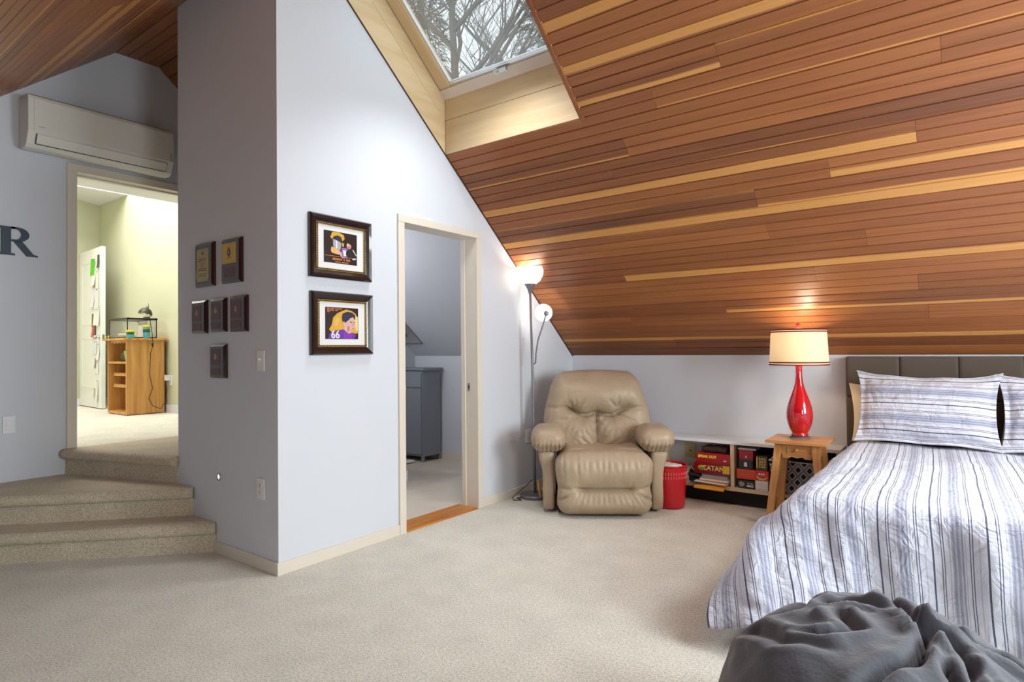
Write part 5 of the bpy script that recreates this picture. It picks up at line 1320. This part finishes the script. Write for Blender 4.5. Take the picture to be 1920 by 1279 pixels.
cv = mb.build('cover', SUEDE, bb, smooth=True, fix=False)
def seam(an, l0, l1):
    k = np.arctan2(bP[:, 1] - .02, bP[:, 0]); m_s = (np.abs((k - an + pi) % (2 * pi) - pi) < .035) & (bP[:, 2] > l0) & (bP[:, 2] < l1)
    q = bP[m_s]; q = q[np.argsort(q[:, 2])]; out = []
    zs_ = np.linspace(l0 + .01, l1 - .01, 22)
    for z_ in zs_:
        w_ = np.exp(-((q[:, 2] - z_) / .012) ** 2)[:, None]
        if w_.sum() > .5: c_ = (q * w_).sum(0) / w_.sum(); out.append((c_[0] * 1.004, c_[1] * 1.004, c_[2] + .001))
    if len(out) > 4: MB().tube(out, .0022, 6).build('seam', SUEDE, cv, smooth=True)
for an in (-2.05, -.95, 2.2, .6): seam(an, .04, .36)

# ================================================================== STUDY BEYOND THE LANDING
wc = thing('wine_cabinet', 'honey pine wine rack cabinet standing against the green study wall', 'cabinet', (-4.212, .862, LZ))
CW, CD, CH = .500, .385, .830
box('side_panel', (-.020, 0, 0, CD, .008, CH - .022), HONEY, wc, bevel=.001); box('side_panel', (-CW, -CW + .020, 0, CD, .008, CH - .022), HONEY, wc, bevel=.001)
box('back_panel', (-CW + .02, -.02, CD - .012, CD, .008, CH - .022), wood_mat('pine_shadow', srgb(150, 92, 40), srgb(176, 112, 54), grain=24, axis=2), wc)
box('top', (-CW - .045, .035, -.040, CD + .03, CH - .022, CH), HONEY, wc, bevel=.003)
box('bottom', (-CW + .02, -.02, .0, CD - .012, .008, .034), HONEY, wc)
box('shelf', (-CW + .02, -.02, .004, CD - .012, .555, .578), HONEY, wc)
for z_ in (.295, .420):
    pts = [(-CW + .10, 0), (-.02, 0), (-.02, .020)]
    n_ = 5; L_ = CW - .12
    for k in range(n_ * 8 + 1):
        t_ = k / (n_ * 8); pts.append((-.02 - L_ * t_, .026 + .010 * cos(2 * pi * n_ * t_)))
    MB().prism([(z_ + b, a) for a, b in pts], .03, .05, 1).build('bottle_rail', HONEY, wc); box('rail_shelf', (-CW + .02, -.02, .05, CD - .02, z_, z_ + .012), HONEY, wc)
pts = [(-CW + .02, .035), (-.02, .035)]
for k in range(41):
    t_ = k / 40; pts.append((-.02 - (CW - .04) * t_, .012 + .010 * cos(2 * pi * 6 * t_)))
MB().prism([(CH - .057 + b, a) for a, b in pts], .02, .036, 1).build('glass_rail', HONEY, wc)
for y_ in (.05, CD - .05):
    for z_ in (.565, .430, .305): MB().lathe([(.001, 0), (.005, 0), (.005, .0012)], 12, (0, y_ + (.05 if z_ < .5 and y_ < .2 else -.05 if z_ < .5 else 0), z_), M=Matrix(((0, 0, 1), (1, 0, 0), (0, 1, 0)))).build('screw_plug', OAK, wc)
for x_ in (-.03, -CW + .03):
    for y_ in (.02, CD - .02): MB().lathe([(.010, 0), (.012, .004), (.008, .008)], 12, (x_, y_, 0)).build('foot', STEEL, wc)
ct = LZ + CH
ter = thing('terrarium', 'empty glass terrarium with black frame on top of the wine cabinet', 'terrarium', (-4.250, .885, ct))
TW, TD, TH = .48, .30, .215
m_ = MB()
for x_ in (-TW, -.008):
    for y_ in (0, TD - .008): m_.box(x_, x_ + .008, y_, y_ + .008, 0, TH)
m_.box(-TW, 0, 0, .008, 0, .014); m_.box(-TW, 0, TD - .008, TD, 0, .014); m_.box(-TW, -TW + .008, 0, TD, 0, .014); m_.box(-.008, 0, 0, TD, 0, .014)
m_.build('frame', BLACK, ter)
m_ = MB(); m_.box(-TW - .004, .004, -.004, .020, TH - .012, TH + .008); m_.box(-TW - .004, .004, TD - .02, TD + .004, TH - .012, TH + .008); m_.box(-TW - .004, -TW + .02, 0, TD, TH - .012, TH + .008); m_.box(-.02, .004, 0, TD, TH - .012, TH + .008)
m_.build('lid_frame', BLACK, ter)
m_ = MB()
for k in range(14): m_.box(-TW + .02 + k * .033, -TW + .022 + k * .033, .02, TD - .02, TH - .004, TH - .002)
m_.build('lid_mesh', mat('grey_mesh', srgb(110, 110, 110)), ter)
TG = glass_mat('terrarium_glass', (.96, .97, .97), .05, .05)
for b_ in ((-TW + .008, -.008, .002, .005, .014, TH - .012), (-TW + .008, -.008, TD - .005, TD - .002, .014, TH - .012), (-.005, -.002, .008, TD - .008, .014, TH - .012), (-TW + .002, -TW + .005, .008, TD - .008, .014, TH - .012)):
    MB().box(*b_).build('pane', TG, ter)
MB().box(-TW + .012, -TW + .26, TD - .012, TD - .006, .016, TH - .02).build('backdrop', mat('white_backdrop', srgb(228, 226, 216), rough=.6), ter)
MB().box(-TW + .03, -TW + .26, TD - .014, TD - .012, TH - .055, TH - .022).build('vent_strip', mat('grey_vent', srgb(150, 150, 146)), ter)
cushion(.10, .06, .022, .02, .015, lambda u, q: Vector((q.x, q.y, q.z + .008 * nz3(q.x * 30, q.y * 30, 1))), (-.33, .12, .037)).build('liner', mat('clear_liner', srgb(206, 204, 196), rough=.3), ter, smooth=True)
TEAL = mat('teal_label', srgb(88, 176, 190), rough=.4); YLID = mat('yellow_lid', srgb(236, 214, 30), rough=.35); DKGR = mat('dark_green_label', srgb(46, 84, 54))
def tin(x, y, r, h, label):
    t = thing('food_tub', label, 'tub', (x, y, ct), 0)
    MB().lathe([(.01, 0), (r, 0), (r, h - .02), (.01, h - .02)], 28).build('body', TEAL, t, smooth=True, bevel=.001)
    MB().lathe([(r + .0006, h * .45), (r + .0006, h * .70)], 28, cap=False).build('label_band', DKGR, t, smooth=True)
    MB().lathe([(.01, h - .02), (r + .004, h - .02), (r + .004, h - .002), (r, h), (.01, h)], 28).build('lid', YLID, t, smooth=True, bevel=.001); return t
tin(-4.206, .918 - .020, .036, .085, 'short teal food tub with yellow lid beside the terrarium post')
tin(-4.208, 1.060, .034, .140, 'tall teal food tub with yellow lid under the clamp lamp')
# clamp lamp and cord
cl = thing('clamp_lamp', 'dark green dome clamp lamp fixed to the terrarium rim', 'lamp', (-4.245, 1.090, ct))
DG = mat('olive_enamel', srgb(44, 48, 20), rough=.45)
dome = Matrix.Rotation(radians(-16), 3, 'X')
MB().lathe([(.012, .075), (.020, .072), (.045, .060), (.064, .032), (.070, .0)], 32, (0, -.03, .262), cap=False, M=dome).build('dome', DG, cl, smooth=True)
MB().lathe([(.010, .070), (.014, .075), (.014, .105), (.008, .115)], 20, (0, -.03, .262), M=dome).build('socket', STEEL, cl, smooth=True)
MB().tube([(.006, .0, .19), (.006, .012, .30), (.006, -.01, .36), (.006, -.02, .385)], .004, 8).build('stalk', STEEL, cl, smooth=True)
m_ = MB().box(-.012, .018, -.045, .012, .200, .210); m_.box(-.012, .018, -.045, .012, .226, .236); m_.box(-.012, .018, .004, .014, .200, .236); m_.build('clamp', BLACK, cl)
MB().tube([(.006, .0, .385), (.040, .005, .20), (.082, .008, .05), (.092, .01, -.03), (.090, .008, -.10), (.066, .0, -.16), (.064, -.01, -.40), (.066, .02, -.55), (.066, -.02, -.66), (.07, .02, -.74), (.07, .10, -.78), (.08, .15, -.70), (.08, .16, -.58), (.08, .155, -.50)], .0038, 8).build('cord', mat('brown_cord', srgb(50, 30, 22), rough=.5), cl, smooth=True)
MB().tube([(.0915, .009, -.045), (.0905, .009, -.09)], .010, 10).build('cord_switch', BLACK, cl, smooth=True)
point('clamp_bulb', (-4.245, 1.070, ct + .265), .8, WARM, .02)
plate('wall_outlet', 'white outlet with plugged adapter on the green study wall', 'outlet', (-4.135, YS, LZ + .36), (0, -1), 'outlet', m=WPL)
t = thing('power_adapter', 'white power adapter plugged into the green wall', 'adapter', (-4.165, YS - .006, LZ + .37)); box('body', (-.03, .03, -.045, -.002, -.01, .05), WPL, t, bevel=.004); box('slot_face', (-.014, .014, -.0465, -.045, .006, .034), PLATE, t)
cp = thing('flower_pot', 'mint green square pot on the cabinet shelf', 'pot', (-4.30, .95, LZ + .578))
mb = MB(); MINT = mat('mint_ceramic', srgb(140, 206, 148), rough=.3)
vs = [(-.042, -.042, 0), (.042, -.042, 0), (.042, .042, 0), (-.042, .042, 0), (-.06, -.06, .115), (.06, -.06, .115), (.06, .06, .115), (-.06, .06, .115), (-.05, -.05, .115), (.05, -.05, .115), (.05, .05, .115), (-.05, .05, .115), (-.045, -.045, .09), (.045, -.045, .09), (.045, .045, .09), (-.045, .045, .09)]
mb.add(vs, [(3, 2, 1, 0), (12, 13, 14, 15)] + [(r + i, r + (i + 1) % 4, r + 4 + (i + 1) % 4, r + 4 + i) for r in (0, 4, 8) for i in range(4)]).build('body', MINT, cp)
m_ = MB(); r9 = random.Random(3)
for k in range(14):
    a = r9.uniform(0, 6.28); m_.tube([(0, 0, .09), (.02 * cos(a), .02 * sin(a), .12), (.045 * cos(a), .045 * sin(a), .135 + r9.uniform(-.01, .012))], [.003, .008, .001], 5)
m_.build('leaves', mat('dark_leaf', srgb(40, 60, 40)), cp, smooth=True)
sp_ = thing('speaker', 'rounded grey speaker beside the mint pot', 'speaker', (-4.50, .98, LZ + .578)); cushion(.085, .05, .050, .045, .02, None, (0, 0, .050)).build('body', mat('grey_speaker', srgb(140, 138, 132), rough=.6), sp_, smooth=True)
MB().prism(ngon(.05, .0, .028, .05, 20), -.0515, -.049, 1).build('grille', mat('dark_grille', srgb(90, 88, 86)), sp_)

# white study door, standing open, papered with notes
DRX, DRY = -5.302, 1.005
dr_ = thing('study_door', 'open white door covered in pinned notes and photos', 'door', (DRX, DRY, LZ), radians(180 - 3.4) + pi)
DW, DT, DHt = .855, .045, 1.955
DRW = mat('door_white', srgb(240, 240, 234), rough=.4, var=.01)
box('slab', (-DW, 0, .0, DT, .010, DHt), DRW, dr_, bevel=.002)
box('edge_strip', (-.0005, .0012, .004, DT - .004, .012, DHt - .002), mat('door_edge', srgb(228, 234, 230)), dr_)
for z0, z1 in ((.24, .86), (1.02, 1.80)):
    m_ = MB()
    for b_ in ((-DW + .12, -.12, z0, z0 + .012), (-DW + .12, -.12, z1 - .012, z1), (-DW + .12, -DW + .132, z0, z1), (-.132, -.12, z0, z1)): m_.box(b_[0], b_[1], -.003, .0, b_[2], b_[3])
    m_.build('panel_moulding', DRW, dr_)
BRS = mat('polished_brass', srgb(214, 190, 120), rough=.2, metal=.9)
for sy, m_k in ((-1, STEEL), (1, BRS)):
    MM = Matrix(((1, 0, 0), (0, 0, sy), (0, 1, 0)))
    MB().lathe([(.028, 0), (.028, .004), (.010, .008), (.010, .030), (.024, .038), (.028, .052), (.018, .064), (.002, .066)], 24, (-.065, 0 if sy < 0 else DT, .862), M=MM).build('knob', m_k, dr_, smooth=True)
box('latch_plate', (.0, .002, .010, DT - .010, .830, .895), STEEL, dr_)
NOTES = [(-.31, 1.73, .16, .20, srgb(96, 200, 34), 'green sheet'), (-.09, 1.78, .07, .16, srgb(70, 70, 70), 'photo'), (-.26, 1.62, .12, .24, srgb(240, 240, 236), 'sheet'), (-.14, 1.56, .12, .22, srgb(228, 230, 226), 'sheet'), (-.245, 1.535, .05, .12, srgb(206, 110, 80), 'photo'),
         (-.30, 1.36, .12, .25, srgb(232, 230, 238), 'sheet'), (-.16, 1.33, .17, .25, srgb(230, 232, 230), 'sheet'), (-.20, 1.12, .13, .22, srgb(238, 238, 228), 'sheet'), (-.10, 1.12, .10, .24, srgb(232, 234, 234), 'sheet'), (-.31, 1.075, .06, .16, srgb(110, 110, 84), 'photo'),
         (-.29, .95, .09, .16, srgb(220, 92, 90), 'red flyer'), (-.22, .95, .07, .15, srgb(88, 80, 84), 'photo'), (-.235, .74, .14, .16, srgb(222, 230, 238), 'sheet'), (-.10, .69, .10, .20, srgb(234, 236, 236), 'sheet'), (-.20, .55, .05, .12, srgb(140, 140, 130), 'photo'), (-.15, .50, .12, .14, srgb(240, 242, 244), 'sheet'),
         (-.14, .21, .075, .28, srgb(232, 234, 238), 'sheet'), (-.25, .19, .04, .12, srgb(226, 214, 150), 'yellow note')]
for i, (x_, z_, w_, h_, c_, k_) in enumerate(NOTES):
    z_ += .0; mb = MB(); n_ = 6; vs = []; tl_ = random.Random(i).uniform(-.08, .08)
    for s_ in (0, 1):
        for j in range(n_ + 1):
            for e in (-1, 1):
                q = Vector((e * w_ / 2, 0, h_ / 2 - h_ * j / n_)); q.rotate(Matrix.Rotation(tl_, 3, 'Y'))
                vs.append((x_ + q.x, -.0035 - s_ * .0005 - .014 * (j / n_) ** 2.2 * (1 if i % 3 else .3), z_ + q.z))
    Q = 2 * (n_ + 1); fs = []
    for j in range(n_):
        a = 2 * j; fs += [(a, a + 1, a + 3, a + 2), (Q + a, Q + a + 2, Q + a + 3, Q + a + 1), (a, a + 2, Q + a + 2, Q + a), (a + 1, Q + a + 1, Q + a + 3, a + 3)]
    fs += [(0, Q, Q + 1, 1), (2 * n_, 2 * n_ + 1, Q + 2 * n_ + 1, Q + 2 * n_)]
    mm = mat('note_%d_%d_%d' % tuple(int(v * 999) for v in c_), c_, rough=.7)
    o = mb.add(vs, fs).build('pinned_note', mm, dr_)
    MB().lathe([(.001, 0), (.005, 0), (.004, .004), (.001, .005)], 10, (x_, -.004, z_ + h_ / 2 - .012), M=Matrix(((1, 0, 0), (0, 0, -1), (0, 1, 0)))).build('pushpin', BLACK, o)
MB().box(XF, XF + .02, .9, .985, LZ, LZ + 2.0).build('trim_3', WHITE)['kind'] = 'structure'

# ================================================================== BATHROOM
gc = thing('linen_cabinet', 'grey painted bathroom cabinet with drawer and door', 'cabinet', (-1.885, 2.755, 0))
GREYP = mat('grey_cabinet_paint', srgb(138, 142, 150), rough=.4, var=.02)
box('body', (-.205, .205, .0, .275, .06, .985), GREYP, gc, bevel=.002)
box('top', (-.213, .240, -.022, .280, .985, 1.008), GREYP, gc, bevel=.004); MB().prism([(.965, .206), (.985, .206), (.985, .232)], -.012, .28, 1).build('cornice', GREYP, gc)
dw = box('drawer', (-.200, .192, -.014, 0, .800, .960), GREYP, gc, bevel=.002); MB().lathe([(.004, 0), (.010, .010), (.010, .016), (.003, .018)], 16, (-.07, -.014, .93), M=RM).build('knob', STEEL, dw, smooth=True)
dd = box('door', (-.200, .192, -.014, 0, .085, .790), GREYP, gc, bevel=.002); MB().tube([(-.09, -.014, .52), (-.09, -.036, .54), (-.09, -.036, .62), (-.09, -.014, .64)], .005, 8).build('handle', STEEL, dd, smooth=True)
for x_ in (-.205, .180):
    for y_ in (0, .25): box('foot', (x_, x_ + .025, y_, y_ + .025, 0, .06), GREYP, gc)
va = thing('vanity', 'white bathroom vanity edge just inside the doorway', 'vanity', (-1.50, 1.70, 0))
box('body', (-.45, .335, -.30, .30, .10, .84), WHITE, va, bevel=.003); box('plinth', (-.45, .365, -.30, .32, 0, .10), WHITE, va, bevel=.004); box('top', (-.45, .35, -.31, .32, .84, .87), WHITE, va, bevel=.004)
sc_ = thing('bathroom_scale', 'flat white bathroom scale under the grey cabinet', 'scale', (-1.86, 2.62, .0)); box('plate', (-.12, .12, -.07, .07, .012, .034), WHITE, sc_, bevel=.006); box('foot_pad', (-.10, .10, -.05, .05, .004, .012), BLACK, sc_)
point('bathroom_fill', (-1.55, 1.35, 2.15), 15, (1.0, .97, .92), .10)  # fill light added to brighten the bathroom, with an unseen housing above
cf = thing('bathroom_fill_housing', 'added unseen round lamp housing at the bathroom ceiling', 'lamp', (-1.55, 1.35, 2.2)); MB().lathe([(.02, .30), (.09, .29), (.10, .26), (.09, .24), (.02, .235)], 24).build('housing', WHITE, cf, smooth=True)

# ================================================================== TREES OUTSIDE THE SKYLIGHT
BARK = mat('grey_bark', srgb(104, 100, 94), rough=.9, var=.2)
NEED = mat('conifer_needles', srgb(96, 106, 96), rough=.8, var=.25, nscale=2)
def bare_tree(loc, h, seed, label):
    r = random.Random(seed); t = thing('bare_tree', label, 'tree', loc)
    tr, br = MB(), MB()
    def grow(p, d, ln, rad, lv):
        pts = [Vector(p)]; q = Vector(p); dd = Vector(d)
        for k in range(4):
            dd = (dd + Vector((r.uniform(-.16, .16), r.uniform(-.16, .16), r.uniform(-.05, .14)))).normalized(); q = q + dd * ln / 4; pts.append(q.copy())
        (tr if lv == 0 else br).tube(pts, [rad * (1 - .16 * k) for k in range(5)], 6 if lv == 0 else (4 if lv == 1 else 3), cap=False)
        if lv >= 4: return
        nb = (26, 6, 5, 3)[lv]
        for k in range(nb):
            f = (.30 if lv == 0 else .2) + (.70 if lv == 0 else .8) * (k + r.random()) / nb
            i = min(3, int(f * 4)); b = pts[i].lerp(pts[i + 1], f * 4 - i)
            a = r.uniform(0, 6.28); up = r.uniform(.25, .8)
            side = Vector((cos(a), sin(a), up)).normalized(); nd = (dd * .45 + side * .85).normalized()
            grow(b, nd, ln * (r.uniform(.16, .24) if lv == 0 else r.uniform(.45, .65)), rad * .42, lv + 1)
    grow((0, 0, 0), (0, 0, 1), h, h * .0085, 0)
    tr.build('trunk', BARK, t, smooth=True, fix=False); b_ = br.build('branches', BARK, t, fix=False); b_['kind'] = 'stuff'
def conifer(loc, h, seed, label, dens=4200):
    r = random.Random(seed); t = thing('conifer_tree', label, 'tree', loc)
    MB().tube([(0, 0, 0), (.05, 0, h * .5), (0, .05, h)], [h * .016, h * .011, .01], 7).build('trunk', BARK, t, smooth=True)
    vs, fs = [], []
    for k in range(dens):
        f = r.random() ** .8; z = h * (.12 + .88 * f); R = h * .12 * (1 - f) + .15; rr_ = R * sqrt(r.random()); a = r.uniform(0, 6.28)
        p = Vector((rr_ * cos(a), rr_ * sin(a), z - rr_ * .35)); d = Vector((cos(a + r.uniform(-.7, .7)), sin(a + r.uniform(-.7, .7)), r.uniform(-1.0, .1))).normalized() * r.uniform(.18, .42)
        s_ = d.cross(Vector((r.uniform(-1, 1), r.uniform(-1, 1), 1))).normalized() * r.uniform(.012, .03)
        o_ = len(vs); vs += [p - s_, p + s_, p + d]; fs.append((o_, o_ + 1, o_ + 2))
    mb = MB(); mb.v = [tuple(v) for v in vs]; mb.f = fs; fo = mb.build('foliage', NEED, t, fix=False); fo['kind'] = 'stuff'
for i, (x_, y_, h_, lb) in enumerate(((-3.7, 6.0, 14.5, 'bare leafless tree nearest to the house outside the skylight'), (-5.4, 10.6, 17, 'bare leafless tree between the house tree and the conifers outside'), (-9.9, 9.2, 17, 'bare leafless tree off to the side of the conifers outside'))):
    bare_tree((x_, y_, -3.2), h_, 3 + i * 5, lb)
for i, (x_, y_, h_, lb) in enumerate(((-8.0, 15.4, 23, 'tall feathery conifer behind the middle bare tree outside'), (-12.6, 13.6, 22, 'broad conifer behind the side bare tree outside'), (-11.6, 20.5, 26, 'hazy tall conifer rising behind the other conifers outside'), (-3.0, 16.5, 22, 'conifer standing apart past the skylight stile outside'))):
    conifer((x_, y_, -3.2), h_, 5 + i, lb, 9000)
struct(MB().box(-40, 40, 3.6, 45, -3.4, -3.2).build('floor_garden', mat('garden_ground', srgb(84, 82, 66), rough=.95, var=.2, nscale=1)))
